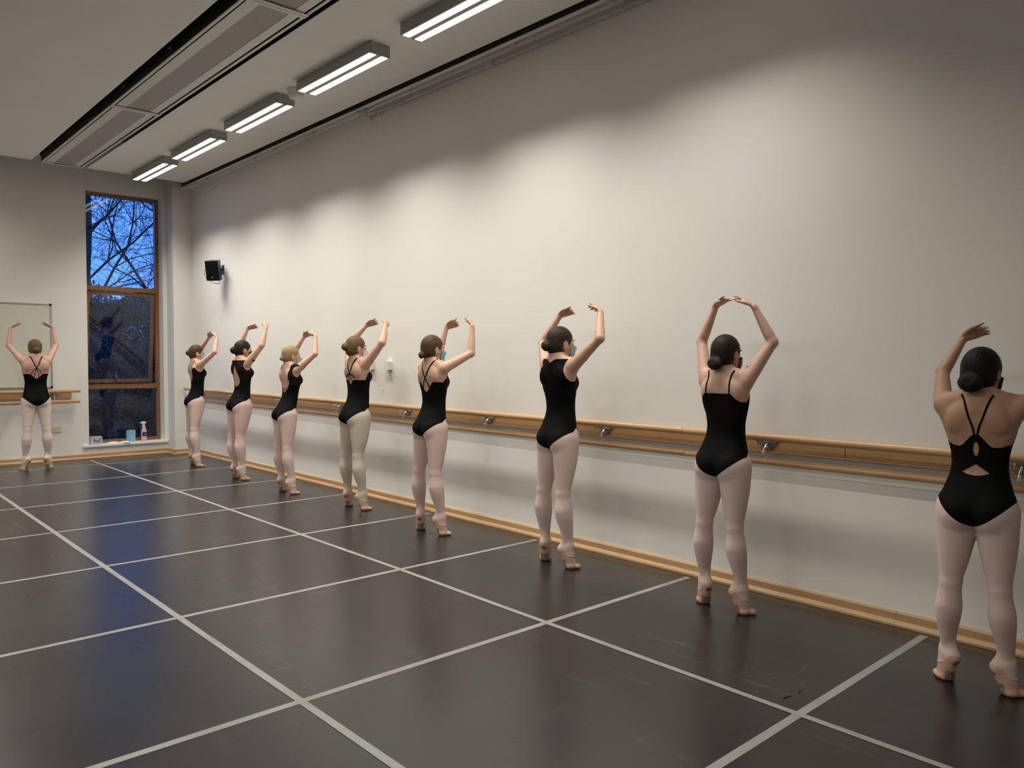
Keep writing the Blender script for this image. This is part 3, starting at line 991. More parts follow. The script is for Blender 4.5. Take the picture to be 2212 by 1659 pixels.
        for d in range(3):
            e = [0, 0, 0]; e[d] = 1
            a = neg[:n0-e[0], :n1-e[1], :n2-e[2]]; b = neg[e[0]:, e[1]:, e[2]:]
            E = np.argwhere(a != b)
            u, v = (d+1) % 3, (d+2) % 3
            ok = (E[:, u] > 0) & (E[:, v] > 0) & (E[:, u] < A.shape[u]-1) & (E[:, v] < A.shape[v]-1)
            E = E[ok]
            def cid(du, dv):
                Q = E.copy(); Q[:, u] += du; Q[:, v] += dv
                return ids[Q[:, 0], Q[:, 1], Q[:, 2]]
            q = np.stack([cid(-1, -1), cid(0, -1), cid(0, 0), cid(-1, 0)], 1)
            fl_ = ~a[E[:, 0], E[:, 1], E[:, 2]]
            q[fl_] = q[fl_][:, ::-1]
            F.append(q)
        return V, np.concatenate(F)

def acc_(idx, val, n):
    return np.stack([np.bincount(idx, val[:, i], n) for i in range(3)], 1)

def relax(V, F, it=2):
    n = len(V)
    a = F.ravel(); b = np.roll(F, -1, 1).ravel()
    deg = np.bincount(a, minlength=n)+np.bincount(b, minlength=n)
    for lam in (.5, -.52)*it:
        S = acc_(a, V[b], n)+acc_(b, V[a], n)
        V = V+lam*(S/np.maximum(deg, 1)[:, None]-V)
    return V

def vnorm(V, T):
    fn = np.cross(V[T[:, 1]]-V[T[:, 0]], V[T[:, 2]]-V[T[:, 0]])
    N = sum(acc_(T[:, i], fn, len(V)) for i in range(3))
    return N/(np.linalg.norm(N, axis=1, keepdims=True)+1e-12)

def clip(V, N, T, s):
    """part of a surface where the field s is positive, cut cleanly along s = 0"""
    pos = s[T] > 0; c = pos.sum(1)
    out = [T[c == 3]]
    ke = {}
    ex = []
    def edge(i, j):
        return np.stack([np.minimum(i, j), np.maximum(i, j)], 1)
    T1 = T[c == 1]; P1 = pos[c == 1]
    r = np.argmax(P1, 1); T1 = T1[np.arange(len(T1))[:, None], (r[:, None]+np.arange(3)) % 3]
    T2 = T[c == 2]; P2 = pos[c == 2]
    r = np.argmin(P2, 1); T2 = T2[np.arange(len(T2))[:, None], (r[:, None]+np.arange(3)) % 3]
    E = np.concatenate([edge(T1[:, 0], T1[:, 1]), edge(T1[:, 0], T1[:, 2]), edge(T2[:, 0], T2[:, 1]), edge(T2[:, 0], T2[:, 2])])
    if len(E) == 0:
        return V, N, out[0]
    key = E[:, 0].astype(np.int64)*len(V)+E[:, 1]
    uq, first, inv = np.unique(key, return_index=True, return_inverse=True)
    EE = E[first]; sa, sb = s[EE[:, 0]], s[EE[:, 1]]
    t = (sa/(sa-sb))[:, None]
    NV = V[EE[:, 0]]*(1-t)+V[EE[:, 1]]*t; NN = N[EE[:, 0]]*(1-t)+N[EE[:, 1]]*t
    inv = inv.ravel()+len(V)
    n1, n2 = len(T1), len(T2)
    a, b, c_, d = inv[:n1], inv[n1:2*n1], inv[2*n1:2*n1+n2], inv[2*n1+n2:]
    out.append(np.stack([T1[:, 0], a, b], 1))
    out.append(np.stack([c_, T2[:, 1], T2[:, 2]], 1)); out.append(np.stack([c_, T2[:, 2], d], 1))
    T = np.concatenate(out); V = np.concatenate([V, NV]); N = np.concatenate([N, NN])
    used = np.unique(T); mp = np.full(len(V), -1); mp[used] = np.arange(len(used))
    return V[used], N[used], mp[T]

def shell(V, N, T, off, lip=.004):
    """cloth lying off the skin with its rim turned in"""
    W = V+N*off
    E = np.concatenate([T[:, [0, 1]], T[:, [1, 2]], T[:, [2, 0]]])
    key = np.minimum(E[:, 0], E[:, 1]).astype(np.int64)*len(V)+np.maximum(E[:, 0], E[:, 1])
    u, idx, cn = np.unique(key, return_index=True, return_counts=True)
    B = E[idx[cn == 1]]
    bv = np.unique(B); mp = np.full(len(V), -1); mp[bv] = np.arange(len(bv))+len(V)
    W = np.concatenate([W, V[bv]+N[bv]*(off-lip)])
    R = np.concatenate([np.stack([B[:, 1], B[:, 0], mp[B[:, 0]]], 1), np.stack([B[:, 1], mp[B[:, 0]], mp[B[:, 1]]], 1)])
    return W, np.concatenate([T, R])

def ribbon(fld, pts, wdt, thick, n=28, off=.002, snap=True):
    """a strap lying on the body"""
    P = spline(pts, n)
    if snap: P = fld.snap(P, off)
    N = fld.grad(P)
    t = np.gradient(P, axis=0); t /= np.linalg.norm(t, axis=1, keepdims=True)
    S = np.cross(t, N); S /= np.linalg.norm(S, axis=1, keepdims=True)
    sec = [(-1, -.6), (-.7, .5), (0, 1), (.7, .5), (1, -.6)]
    V = np.stack([P+S*wdt/2*a+N*thick*b for a, b in sec], 1).reshape(-1, 3)
    k = len(sec)
    F = [(i*k+j, (i+1)*k+j, (i+1)*k+(j+1) % k, i*k+(j+1) % k) for i in range(n-1) for j in range(k)]
    return V, np.array(F)

def join(parts):
    V = []; F = []; o = 0
    for v, f in parts:
        V.append(v); F.append(f+o); o += len(v)
    return np.concatenate(V), np.concatenate(F)

clear_mat('net_black', (.004, .0035, .0035), .90, .9, .05)
clear_mat('net_brown', (.006, .0045, .004), .86, .9, .05)
mat('leotard_black', (.0026, .0026, .0032), .75, spec=.09, bump=.06, bscale=900.)
mat('strap_black', (.003, .003, .0035), .7, spec=.1)
mat('shoe_pink', (.62, .385, .29), .62, var=.06, vscale=40., bump=.25, bscale=90.)
mat('shoe_tan', (.56, .40, .27), .65, var=.08, vscale=40., bump=.25, bscale=90.)
mat('sole_suede', (.25, .175, .13), .9, var=.3, vscale=60.)
mat('elastic_pink', (.56, .42, .37), .6)
mat('eye_white', (.7, .68, .65), .25)
mat('eye_dark', (.02, .013, .01), .2)
mat('ear_loop', (.75, .74, .73), .6)
mat('hair_tie', (.62, .52, .42), .6)
mat('mask_blue', (.30, .50, .60), .75, bump=.15, bscale=120., stretch=(.1, .1, 1))
mat('mask_teal', (.20, .47, .54), .75, bump=.15, bscale=120., stretch=(.1, .1, 1))
mat('mask_grey', (.34, .45, .47), .75, bump=.15, bscale=120., stretch=(.1, .1, 1))
mat('mask_white', (.66, .70, .72), .75, bump=.15, bscale=120., stretch=(.1, .1, 1))
mat('mask_black', (.012, .011, .012), .7)
mat('mask_brown', (.10, .055, .02), .7, var=.9, vscale=60.)
def sstep(a, b, x):
    t = np.clip((x-a)/(b-a), 0, 1)
    return t*t*(3-2*t)

def dancer(D):
    p = D['p']; x0, y0, S, psi, hipf, shf, headf, lat, bsp = p[:9]
    k = S/1.63
    arms = np.array(p[9:27]).reshape(6, 3)
    g = lambda n, d=1.: D.get(n, d)
    wh, ww, wt, wc, wa, wd, wb = g('hip'), g('waist'), 1.07*g('thigh'), 1.2*g('calf'), g('arm'), g('depth'), g('bust')
    J = {}
    for s, sg in (('L', 1), ('R', -1)):
        to = p[27 if s == 'L' else 28]
        d = np.array([math.cos(to), sg*math.sin(to), 0])
        ball = np.array([0, sg*bsp, 0.])
        J[s+'d'] = d; J[s+'ball'] = ball
        J[s+'toe'] = ball+d*.062*k
        J[s+'ank'] = ball-d*.012*k+np.array([0, 0, .15*k])
        J[s+'heel'] = ball-d*.085*k+np.array([0, 0, .135*k])
        J[s+'hip'] = np.array([hipf, lat*.5+sg*.084*k*wh, .905*k])
        a = J[s+'ank']; h = np.array([hipf, lat*.5+sg*.078*k, .925*k])
        J[s+'kn'] = a+(h-a)*.49+np.array([-.040, 0, 0])*k
        J[s+'sh'] = np.array([shf, lat+sg*.145*k*g('shw'), 1.425*k])
        i = 0 if s == 'L' else 3
        J[s+'el'], J[s+'wr'], J[s+'tip'] = arms[i], arms[i+1], arms[i+2]
    allp = np.array([v for n, v in J.items() if n[1:] != 'd']+[[headf+.13, lat, 1.72*k], [headf-.16, lat, 1.72*k], [hipf-.17, 0, .9], [hipf+.15, .2, .9], [hipf, -.2, .9]])
    lo = allp.min(0)-.075; hi = allp.max(0)+.075; lo[2] = -.02
    h = D['vox']
    F = Field(lo, hi, h)
    # ---- torso
    T = np.array([(.835, .110, .052, .066), (.86, .150, .076, .092), (.885, .163, .085, .108), (.925, .167, .088, .113), (.965, .161, .089, .104), (1.02, .146, .087, .086), (1.07, .129, .084, .072),
                  (1.12, .121, .082, .067), (1.17, .122, .083, .069), (1.23, .134, .087, .077), (1.29, .148, .089, .085), (1.35, .153, .084, .087), (1.40, .144, .070, .080),
                  (1.44, .118, .054, .066), (1.475, .074, .044, .052), (1.50, .050, .038, .045)])
    zz, (ta, tf, tb) = prof(T, 90)
    lw = np.interp(zz, [.8, .98, 1.12, 1.25, 1.5], [wh, wh, ww, .5+.5*ww, 1.])
    ld = np.interp(zz, [.8, .98, 1.12, 1.25, 1.5], [wd, wd, .5*ww+.5*wd, .5+.5*wd, 1.])
    ta = ta*lw*k; tf = tf*ld*k; tb = tb*ld*k
    tz = zz*k
    cz, (cf, cl) = prof([(.78, hipf-.006, lat*.5), (.95, hipf, lat*.5), (1.10, .5*hipf+.5*shf+.014, lat*.75), (1.28, shf+.004, lat), (1.42, shf-.012, lat), (1.52, shf-.015, lat)], 60)
    cz = cz*k
    def tors(X, Y, Z):
        a = np.interp(Z, tz, ta); fr = np.interp(Z, tz, tf); bk = np.interp(Z, tz, tb)
        c = np.interp(Z, cz, cf); l = np.interp(Z, cz, cl)
        dx = X-c; b = np.where(dx > 0, fr, bk)
        n = 2.25
        q = (np.abs(dx/b)**n+np.abs((Y-l)/a)**n+1e-9)**(1/n)
        d = (q-1)*np.minimum(a, b)
        ex = np.maximum(np.maximum(tz[0]-Z, Z-tz[-1]), 0)
        return np.where(ex > 0, np.sqrt(np.maximum(d, 0)**2+ex*ex), d)
    F.put((hipf-.2, -.25, .80*k), (hipf+.2, .25, 1.52*k), tors, .02)
    CF = lambda z: np.interp(z, cz, cf)
    CL = lambda z: np.interp(z, cz, cl)
    for s, sg in (('L', 1), ('R', -1)):
        j = lambda n: J[s+n]
        lt = lat*.5
        # seat and legs
        F.ell((hipf-.050*wd, lt+sg*.070*k*wh, .893*k), (.076*k*wd, .074*k*wh, .088*k), .022)
        F.limb(j('hip'), j('kn'), [(0, .088*wt*k, 0), (.12, .0885*wt*k, 0), (.4, .078*wt*k, -.003), (.7, .062*wt*k, -.003), (.85, .0570*k, 0), (1, .0485*k, 0)], (0, 1, 0), .98, 1.04, .022)
        F.limb(j('kn'), j('ank'), [(0, .050*k, 0), (.12, .0440*wc*k, .005), (.30, .0525*wc*k, .012), (.46, .0490*wc*k, .011), (.66, .038*wc*k, .005), (.86, .033*k, .001), (1, .033*k, 0)], (0, 1, 0), .96, 1.04, .014)
        d = j('d'); sd = np.array([-d[1], d[0], 0])
        z = np.array([0, 0, 1.])
        ba, an, he, toe = j('ball'), j('ank'), j('heel'), j('toe')
        F.limb(an+z*.01, ba+z*.024*k, [(0, .034*k, 0), (.5, .034*k, 0), (1, .028*k, 0)], sd, 1.08, .95, .014)
        F.cone(he*.45+an*.55+d*.006, ba+z*.030*k-d*.004, .036*k, .028*k, .02)
        F.ell(ba+z*.021*k-d*.004, (.034*k, .042*k, .022*k), .012, [d, sd, z])
        F.cone(he+d*.026*k-z*.004, ba+z*.026*k-d*.010, .0275*k, .026*k, .016)
        F.ell(he+d*.024*k+z*.004, (.030*k, .027*k, .034*k), .012, [d, sd, z])
        F.cone(he+d*.030*k+z*.02, an+z*.10*k-d*.012*k, .021*k, .024*k, .016)
        for q, r in ((.022, .016), (.004, .0165), (-.015, .0155)):
            F.cone(ba+sd*q*k+z*.019*k+d*.01, toe+sd*q*.62*k+z*.014*k-d*(.004+abs(q)*.25), r*k, .0115*k, .008)
        # shoulder girdle and arm
        sh, el, wr, tip = j('sh'), j('el'), j('wr'), j('tip')
        F.cone((shf-.02, lat+sg*.045*k, 1.452*k), sh+(el-sh)*.12+np.array([-.004, -sg*.012, .0]), .040*k, .043*k*wa, .03)
        F.cone((shf-.028, lat+sg*.03*k, 1.50*k), sh+np.array([-.006, -sg*.02, .012]), .030*k, .032*k, .03)
        F.cone(sh+np.array([-.012, -sg*.022, -.035*k]), (shf-.012, lat+sg*.098*k, 1.27*k), .040*k, .030*k, .03)
        F.cone(sh+np.array([.008, -sg*.02, -.02]), (shf+.05*k, lat+sg*.06*k, 1.36*k), .036*k, .032*k, .03)
        F.ell((shf-.060*k, lat+sg*.082*k, 1.365*k), (.030*k, .048*k, .070*k), .022, [[1, 0, 0], [0, .95, sg*.3], [0, -sg*.3, .95]])
        F.ell((shf+.062*k, lat+sg*.060*k, 1.308*k), (.050*k*wb, .056*k, .055*k), .024)
        F.limb(sh, el, [(0, .045*k*wa, 0), (.25, .0445*k*wa, 0), (.55, .039*k*wa, 0), (.85, .0335*k*wa, 0), (1, .0325*k*wa, 0)], (1, 0, .2), 1.04, .96, .02)
        F.limb(el, wr, [(0, .0325*k*wa, 0), (.2, .0345*k*wa, 0), (.5, .0295*k*wa, 0), (.85, .0222*k, 0), (1, .0208*k, 0)], (1, .1, 0), 1.06, .94, .012)
        # hand
        hd_ = tip-wr; hd_ = hd_/np.linalg.norm(hd_)
        tow = np.array([headf, lat, 1.62*k])-(wr+tip)/2
        nn = tow-hd_*tow.dot(hd_); nn /= np.linalg.norm(nn)
        wv = np.cross(hd_, nn)
        if wv[0] > 0: wv = -wv
        kk = np.linalg.norm(tip-wr)/.165
        F.limb(wr, wr+hd_*.082*kk, [(0, .0215*kk, 0), (.35, .029*kk, 0), (.75, .0345*kk, 0), (1, .0335*kk, 0)], wv, 1.04, .44, .010)
        for off, L, sp, cu, r in ((.0265, .070, .10, (.02, .16, .16), .0084), (.009, .078, .02, (.20, .26, .22), .0088), (-.009, .073, -.05, (.22, .28, .24), .0084), (-.0255, .057, -.14, (.10, .2, .2), .0076)):
            q = wr+hd_*(.076 if abs(off) < .02 else .071)*kk+wv*off*kk
            dirv = hd_*math.cos(sp)+wv*math.sin(sp)
            an_ = 0.
            for i, fr in enumerate((.44, .32, .24)):
                an_ += cu[i]
                dv = dirv*math.cos(an_)+nn*math.sin(an_)
                q2 = q+dv*L*fr*kk
                F.cone(q, q2, r*(1-.08*i)*kk, r*(.92-.08*i)*kk, .0035 if i else .005)
                q = q2
        q = wr+hd_*.022*kk+wv*.020*kk
        for L, a_, b_, r in ((.038, .46, .30, .0120), (.030, .30, .34, .0098), (.024, .12, .30, .0084)):
            dv = hd_*math.cos(a_)+wv*math.sin(a_)*.9+nn*b_; dv /= np.linalg.norm(dv)
            q2 = q+dv*L*kk
            F.cone(q, q2, r*kk, r*.9*kk, .006)
            q = q2
    # ---- neck and head
    th = -math.radians(D.get('turn', 10))
    R = np.array([[math.cos(th), -math.sin(th), 0], [math.sin(th), math.cos(th), 0], [0, 0, 1.]])
    pit = math.radians(D.get('nod', 0))
    Rp = np.array([[math.cos(pit), 0, math.sin(pit)], [0, 1, 0], [-math.sin(pit), 0, math.cos(pit)]])
    Hc = np.array([headf, lat, 1.590*k]); hk = 1.0*k*D.get('head', 1.)
    HM = R@Rp
    hp = lambda f, l, z: Hc+HM@(np.array([f, l, z])*hk)
    AX = HM.T
    F.cone((shf-.022, lat, 1.43*k), hp(-.018, 0, -.055), .060*k, .049*k, .03)
    F.cone((shf-.036, lat, 1.46*k), hp(-.045, 0, -.045), .040*k, .040*k, .025)
    e = lambda c, r, kb=.015, sub=False: F.ell(hp(*c), np.array(r)*hk, kb, AX, sub)
    e((-.012, 0, .022), (.095, .0755, .092), .01)
    e((.018, 0, -.020), (.072, .063, .080), .02)
    e((.040, 0, -.068), (.050, .046, .044), .02)
    e((.078, 0, -.098), (.018, .020, .016), .015)
    e((.085, .030, .0), (.012, .018, .012), .012, True)
    e((.085, -.030, .0), (.012, .018, .012), .012, True)
    F.cone(hp(.088, 0, .004), hp(.108, 0, -.036), .007*hk, .0125*hk, .008)
    e((.098, 0, -.036), (.012, .017, .009), .006)
    e((.090, 0, -.064), (.012, .022, .007), .005)
    e((.088, 0, -.076), (.012, .019, .007), .005)
    for sg in (1, -1):
        e((-.004, sg*.073, -.012), (.018, .009, .032), .006)
        e((.004, sg*.081, -.010), (.009, .006, .018), .004, True)
        e((.082, sg*.030, .022), (.012, .02, .008), .01)
    # flat under the foot
    F.A = np.maximum(F.A, (.004-F.ax[2])[None, None, :].astype(np.float32))
    V, Q = F.mesh()
    V = relax(V, Q, 1)
    Tn = np.concatenate([Q[:, [0, 1, 2]], Q[:, [0, 2, 3]]])
    N = vnorm(V, Tn)
    root = empty('person', (x0, y0, 0), psi, label=D['label'], cat='person', group='ballet dancers')
    skin = D['skin']
    body = mesh_np('body', V, Q, skin, root)
    # ---- garment fields
    f, l, z = V[:, 0], V[:, 1], V[:, 2]/k
    u = (l-CL(V[:, 2]))/k; c = CF(V[:, 2]); au = np.abs(u)
    wbk = sstep(-.03, .03, (c+.012-f)/k)          # 1 on the back
    zl = wbk*(.838+.125*np.clip(au/.165, 0, 1.2)**1.45)+(1-wbk)*(.842+.165*np.clip(au/.16, 0, 1.2)**.85)
    leg = z-zl
    st_ = D['style']
    ah = np.minimum(np.linalg.norm(V-np.array([shf+.0, lat+.188*k, 1.405*k]), axis=1), np.linalg.norm(V-np.array([shf+.0, lat-.188*k, 1.405*k]), axis=1))/k
    front = lambda zc, zs: zc+(zs-zc)*np.clip(au/.11, 0, 1)**2
    nets = []; straps = []; holes = []; cut = None
    P3 = lambda a, b, cc: (CF(cc*k)+a*k, lat+b*k, cc*k)
    bk = -.16
    if st_ == 'cross_multi':          # D0 / D4 camisole, crossing straps
        zb = D.get('zb', 1.205)
        top = wbk*(zb+.062*sstep(0, .085, au))+(1-wbk)*front(1.335, 1.36)
        top = np.minimum(top, 1.275+.12*sstep(.04, -.03, (f-c)/k*-1)*(1-wbk))
        cut = np.minimum(top-z, ah-.078)
        ztop = zb
        for sg in (1, -1):
            for a, bz, e_ in ((.066, ztop+.060, -.066), (.060, ztop+.020, -.030)) + (((.072, ztop+.065, -.088),) if D.get('three') else ()):
                straps.append(([P3(.065, sg*.075, 1.36), P3(.045, sg*.072, 1.43), P3(-.02, sg*a, 1.475), P3(-.09, sg*a*.62, 1.42), P3(-.12, sg*.0+sg*a*.1, 1.345), P3(-.12, sg*e_*.62, (bz+1.33)/2), P3(-.11, sg*e_, bz-.012)], .0085))
    elif st_ == 'x_double':           # D5
        top = wbk*(1.222+.085*sstep(0, .10, au))+(1-wbk)*front(1.33, 1.38)
        cut = np.minimum(top-z, ah-.080)
        for sg in (1, -1):
            for dx in (0, .016):
                straps.append(([P3(.065, sg*(.075+dx*.5), 1.37), P3(.045, sg*.074, 1.43), P3(-.02, sg*(.066+dx*.3), 1.475), P3(-.09, sg*(.040+dx*.4), 1.415), P3(-.12, sg*(.004+dx*.3), 1.35), P3(-.12, -sg*(.035-dx*.3), 1.285), P3(-.11, -sg*(.058-dx*.6), 1.245)], .0085))
    elif st_ == 'tank':               # D6
        top = wbk*(1.452+.025*sstep(0, .05, au))+(1-wbk)*front(1.42, 1.47)
        cut = np.minimum(top-z, ah-.092)
    elif st_ == 'square_net':         # D7
        top = wbk*(1.348-.050*sstep(.085, .14, au))+(1-wbk)*front(1.31, 1.36)
        cut = np.minimum(top-z, ah-.085)
        vline = 1.085+.115*sstep(0, .12, au)
        nets.append(('net_panel', 'net_black', np.minimum(np.minimum(z-vline, cut-.012), wbk*.2-.09)))
        for sg in (1, -1):
            straps.append(([P3(.06, sg*.082, 1.36), P3(.045, sg*.080, 1.42), P3(-.02, sg*.080, 1.47), P3(-.085, sg*.083, 1.43), P3(-.11, sg*.085, 1.345)], .010))
    elif st_ == 'halter_net':         # D8
        zc_ = 1.285-.060*sstep(.006, .075, au)+.012*sstep(.09, .14, au)
        top = wbk*zc_+(1-wbk)*front(1.31, 1.36)
        cut = np.minimum(top-z, ah-.085)
        key = .013*np.sqrt(np.clip(1-((z-1.215)/.036)**2, 0, 1))
        hk_ = np.where(np.abs(z-1.215) < .036, au-key, .02)
        tri = np.maximum(np.maximum(1.083-z+.02*(au/.07)**2, (z-1.083)-.058*(1-au/.080)), -.05)
        cut = np.where(wbk > .5, np.minimum(np.minimum(cut, hk_), tri), cut)
        nets.append(('net_panel', 'net_black', np.minimum(np.minimum(np.minimum(z-1.10-.05*sstep(.05, .1, au), cut-.009), au-.022), wbk*.2-.09)))
        for sg in (1, -1):
            straps.append(([P3(.06, sg*.07, 1.36), P3(.045, sg*.066, 1.42), P3(-.02, sg*.062, 1.475), P3(-.085, sg*.046, 1.42), P3(-.11, sg*.016, 1.325), P3(-.11, sg*.007, 1.28)], .009))
    elif st_ == 'scoop_net':          # D1
        top = wbk*(1.185+.20*sstep(.0, .118, au))+(1-wbk)*front(1.33, 1.37)
        cut = np.minimum(top-z, ah-.080)
        nets.append(('net_panel', 'net_brown', np.minimum(np.minimum(np.minimum(cut-.008, z-1.215), .150-au), wbk*.2-.09)))
        for sg in (1, -1):
            straps.append(([P3(.06, sg*.078, 1.365), P3(.045, sg*.076, 1.42), P3(-.02, sg*.074, 1.47), P3(-.085, sg*.078, 1.43), P3(-.10, sg*.082, 1.365)], .009))
    elif st_ == 'keyhole':            # D2
        top = wbk*1.462+(1-wbk)*front(1.40, 1.47)
        cut = np.minimum(top-z, ah-.070)
        q = np.clip((z-1.145)/(1.405-1.145), 0, 1)
        hw = .078*np.sin(PI*q**.58)
        hk_ = np.where((z > 1.145) & (z < 1.405), au-hw, np.maximum(1.145-z, z-1.405))
        cut = np.where(wbk > .5, np.minimum(cut, hk_), cut)
        nets.append(('net_panel', 'net_brown', np.minimum(np.minimum(np.minimum(z-1.15-.9*np.clip(au-.06, 0, 1), cut-.009), au-.010), wbk*.2-.09)))
    elif st_ == 'deep_scoop':         # D3
        hw = .108*np.clip((z-1.165)/.13, 0, 1)**.55
        sc = np.where(z > 1.165, au-hw, 1.165-z+.0)
        sc = np.where(z > 1.165, np.maximum(au-hw, 1.165-z), .02+1.165-z)
        top = wbk*1.52+(1-wbk)*front(1.36, 1.46)
        cut = np.minimum(top-z, ah-.066)
        cut = np.where(wbk > .5, np.minimum(cut, sc), cut)
        cut = np.minimum(cut, .205-au)
        nets.append(('net_panel', 'net_brown', np.minimum(np.minimum(z-1.255-.25*np.clip(.1-au, 0, 1), cut-.008), wbk*.25-.07)))
        for sg in (1, -1):
            straps.append(([P3(-.1, sg*.050, 1.225), P3(-.11, 0, 1.20), P3(-.1, -sg*.036, 1.182)], .006))
    leo = np.minimum(leg, cut)
    solid = leo.copy()
    for nmx, mt, fld in nets:
        solid = np.minimum(solid, -fld)
    Vc, Nc, Tc = clip(V, N, Tn, solid)
    W, FT = shell(Vc, Nc, Tc, .0028)
    lo_ = mesh_np('leotard', W, FT, 'leotard_black', root)
    for nmx, mt, fld in nets:
        Vc, Nc, Tc = clip(V, N, Tn, np.minimum(fld, leo))
        if len(Tc):
            W, FT = shell(Vc, Nc, Tc, .0026)
            mesh_np(nmx, W, FT, mt, lo_)
    if straps:
        for pts, wd_ in straps:
            SV, SF = ribbon(F, pts, wd_, .0022)
            mesh_np('strap', SV, SF, 'strap_black', lo_)
    # tights
    tg = np.minimum(zl+.012-z, 1.0-z)
    Vc, Nc, Tc = clip(V, N, Tn, np.minimum(tg, (z-.035)))
    W, FT = shell(Vc, Nc, Tc, .0012, .002)
    mesh_np('tights', W, FT, D['tights'], root)
    # shoes
    for s, sg in (('L', 1), ('R', -1)):
        d = J[s+'d']; ba = J[s+'ball']; he = J[s+'heel']
        rel = V-ba; x_ = rel@d; zz_ = V[:, 2]
        mine = sg*(l-lat*0) > 0
        rim = .150*k - zz_ - np.clip((x_+.068*k)*1.12, 0, 1)     # opening line: high at the heel, low over the instep
        vamp = np.maximum(rim, np.minimum(x_+.01*k, .052*k-zz_))
        s_ = np.where(mine, np.minimum(vamp, .16*k-zz_), -.05)
        Vc, Nc, Tc = clip(V, N, Tn, s_)
        W, FT = shell(Vc, Nc, Tc, .0034, .004)
        W[:, 2] = np.maximum(W[:, 2], .0006)
        so = mesh_np('ballet_shoe', W, FT, D['shoe'], root)
        # sole patch under ball and at heel
        nz = N@np.array([0, 0, 1.]); nb = N@(-d)
        un = V-he
        dirs = (ba-he); Ld = np.linalg.norm(dirs); dirs = dirs/Ld
        ts = (un@dirs)/Ld
        nrm = np.cross(np.array([-d[1], d[0], 0]), dirs); nrm = nrm if nrm[2] < 0 else -nrm
        facing = N@nrm
        la = np.abs(rel@np.array([-d[1], d[0], 0])); tl = ts*Ld
        pat = np.where(mine & (zz_ < .16*k), np.minimum(np.minimum(.026*k-la, (facing-.25)*.06), np.minimum(tl-.50*Ld, 1.22*Ld-tl)), -1)
        Vc, Nc, Tc = clip(V, N, Tn, pat)
        if len(Tc):
            W, FT = shell(Vc, Nc, Tc, .0044, .002)
            W[:, 2] = np.maximum(W[:, 2], .0003)
            mesh_np('sole_patch', W, FT, 'sole_suede', so)
        pat = np.where(mine & (zz_ < .18*k), np.minimum(.017*k-np.sqrt(la**2+(tl-.14*Ld)**2), (facing-.2)*.06), -1)
        Vc, Nc, Tc = clip(V, N, Tn, pat)
        if len(Tc):
            W, FT = shell(Vc, Nc, Tc, .0044, .002)
            mesh_np('heel_patch', W, FT, 'sole_suede', so)
        sd = np.array([-d[1], d[0], 0]); up = np.array([0, 0, 1.])
        for a in (1, -1):
            b0 = he+d*.035*k+sd*a*.035*k+up*(-.028*k); b1 = ba+d*.016*k+up*.078*k; b2 = ba+d*.035*k-sd*a*.038*k+up*.045*k
            SV, SF = ribbon(F, [b0, b0*.4+b1*.6+d*.012+sd*a*.012, b1+d*.02, b1*.4+b2*.6+d*.02, b2], .009, .0015, 18, .003)
            mesh_np('elastic', SV, SF, 'elastic_pink', so)
    # ---- hair
    lo = Hc-.17*k; hi = Hc+.15*k
    H = Field(lo, hi, .0045 if D['vox'] < .006 else .0055)
    def he_(c, r, kb=.01, sub=False): H.ell(hp(*c), np.array(r)*hk, kb, AX, sub)
    he_((-.014, 0, .024), (.101, .0815, .099), .005)
    he_((-.040, 0, -.030), (.070, .068, .062), .03)
    bz, br = D['bun'], D['bunr']
    bf = -.118 if bz > -.03 else -.108
    bw = D.get('bunw', 1.); bq = 1.4-.4*bw if bw > 1 else 1.
    he_((bf-.004, 0, bz), (.034*br*bq, .040*br*bw, .038*br), .006)
    for i in range(22):                 # coil of the bun
        a = i*2*PI/11
        rr_ = .030*br if i < 11 else .017*br
        dd = -.006 if i < 11 else -.022*br
        H.cone(hp(bf+dd*bq, rr_*bw*math.cos(a), bz+rr_*math.sin(a)), hp(bf+dd*bq, rr_*bw*math.cos(a+.57), bz+rr_*math.sin(a+.57)), .0125*br*hk, .0125*br*hk, .003)
    HV, HQ = H.mesh()
    HV = relax(HV, HQ, 1)
    HT = np.concatenate([HQ[:, [0, 1, 2]], HQ[:, [0, 2, 3]]])
    HN = vnorm(HV, HT)
    loc = (HV-Hc)@HM/hk
    hl = (.066-loc[:, 0]*.70)+(loc[:, 2]-.03)*.74            # hairline plane from forehead to nape
    ear = np.sqrt(((loc[:, 0]+.002)/.9)**2+((loc[:, 2]+.018)/1.25)**2)-.030
    ear = np.where(np.abs(loc[:, 1]) > .05, ear, .05)
    fore = .088-loc[:, 0]-.55*np.clip(np.abs(loc[:, 1])-.03, 0, 1)-np.clip(.062-loc[:, 2], 0, 1)*.45
    nape = loc[:, 2]+.088+np.clip(loc[:, 0]+.09, 0, 1)*-.35
    s_ = np.minimum(np.minimum(np.minimum(hl, ear), fore), nape)
    s_ = np.where(loc[:, 0] < bf+.035, np.maximum(s_, .02), s_)
    Vc, Nc, Tc = clip(HV, HN, HT, s_)
    W, FT = shell(Vc, Nc, Tc, 0., .012)
    bc = hp(bf, 0, bz)
    hm = hair_mat('hair_'+D['key'], D['hair'][0], D['hair'][1], tuple(bc))
    lb = (Vc-Hc)@HM/hk
    lbb = (W-Hc)@HM/hk
    isb = lambda q: np.sqrt((q[:, 0]-bf-.006)**2+(q[:, 1]/bw)**2+(q[:, 2]-bz)**2) < .056*br
    tb_ = isb(lbb)[FT].all(1)&(lbb[:, 0][FT].mean(1) < bf+.014)
    ho = None
    for nme, sel in (('hair', ~tb_), ('bun', tb_)):
        FF = FT[sel]
        if not len(FF): continue
        us = np.unique(FF); mp = np.full(len(W), -1); mp[us] = np.arange(len(us))
        ob = mesh_np(nme, W[us], mp[FF], hm, root if ho is None else ho)
        ho = ho or ob
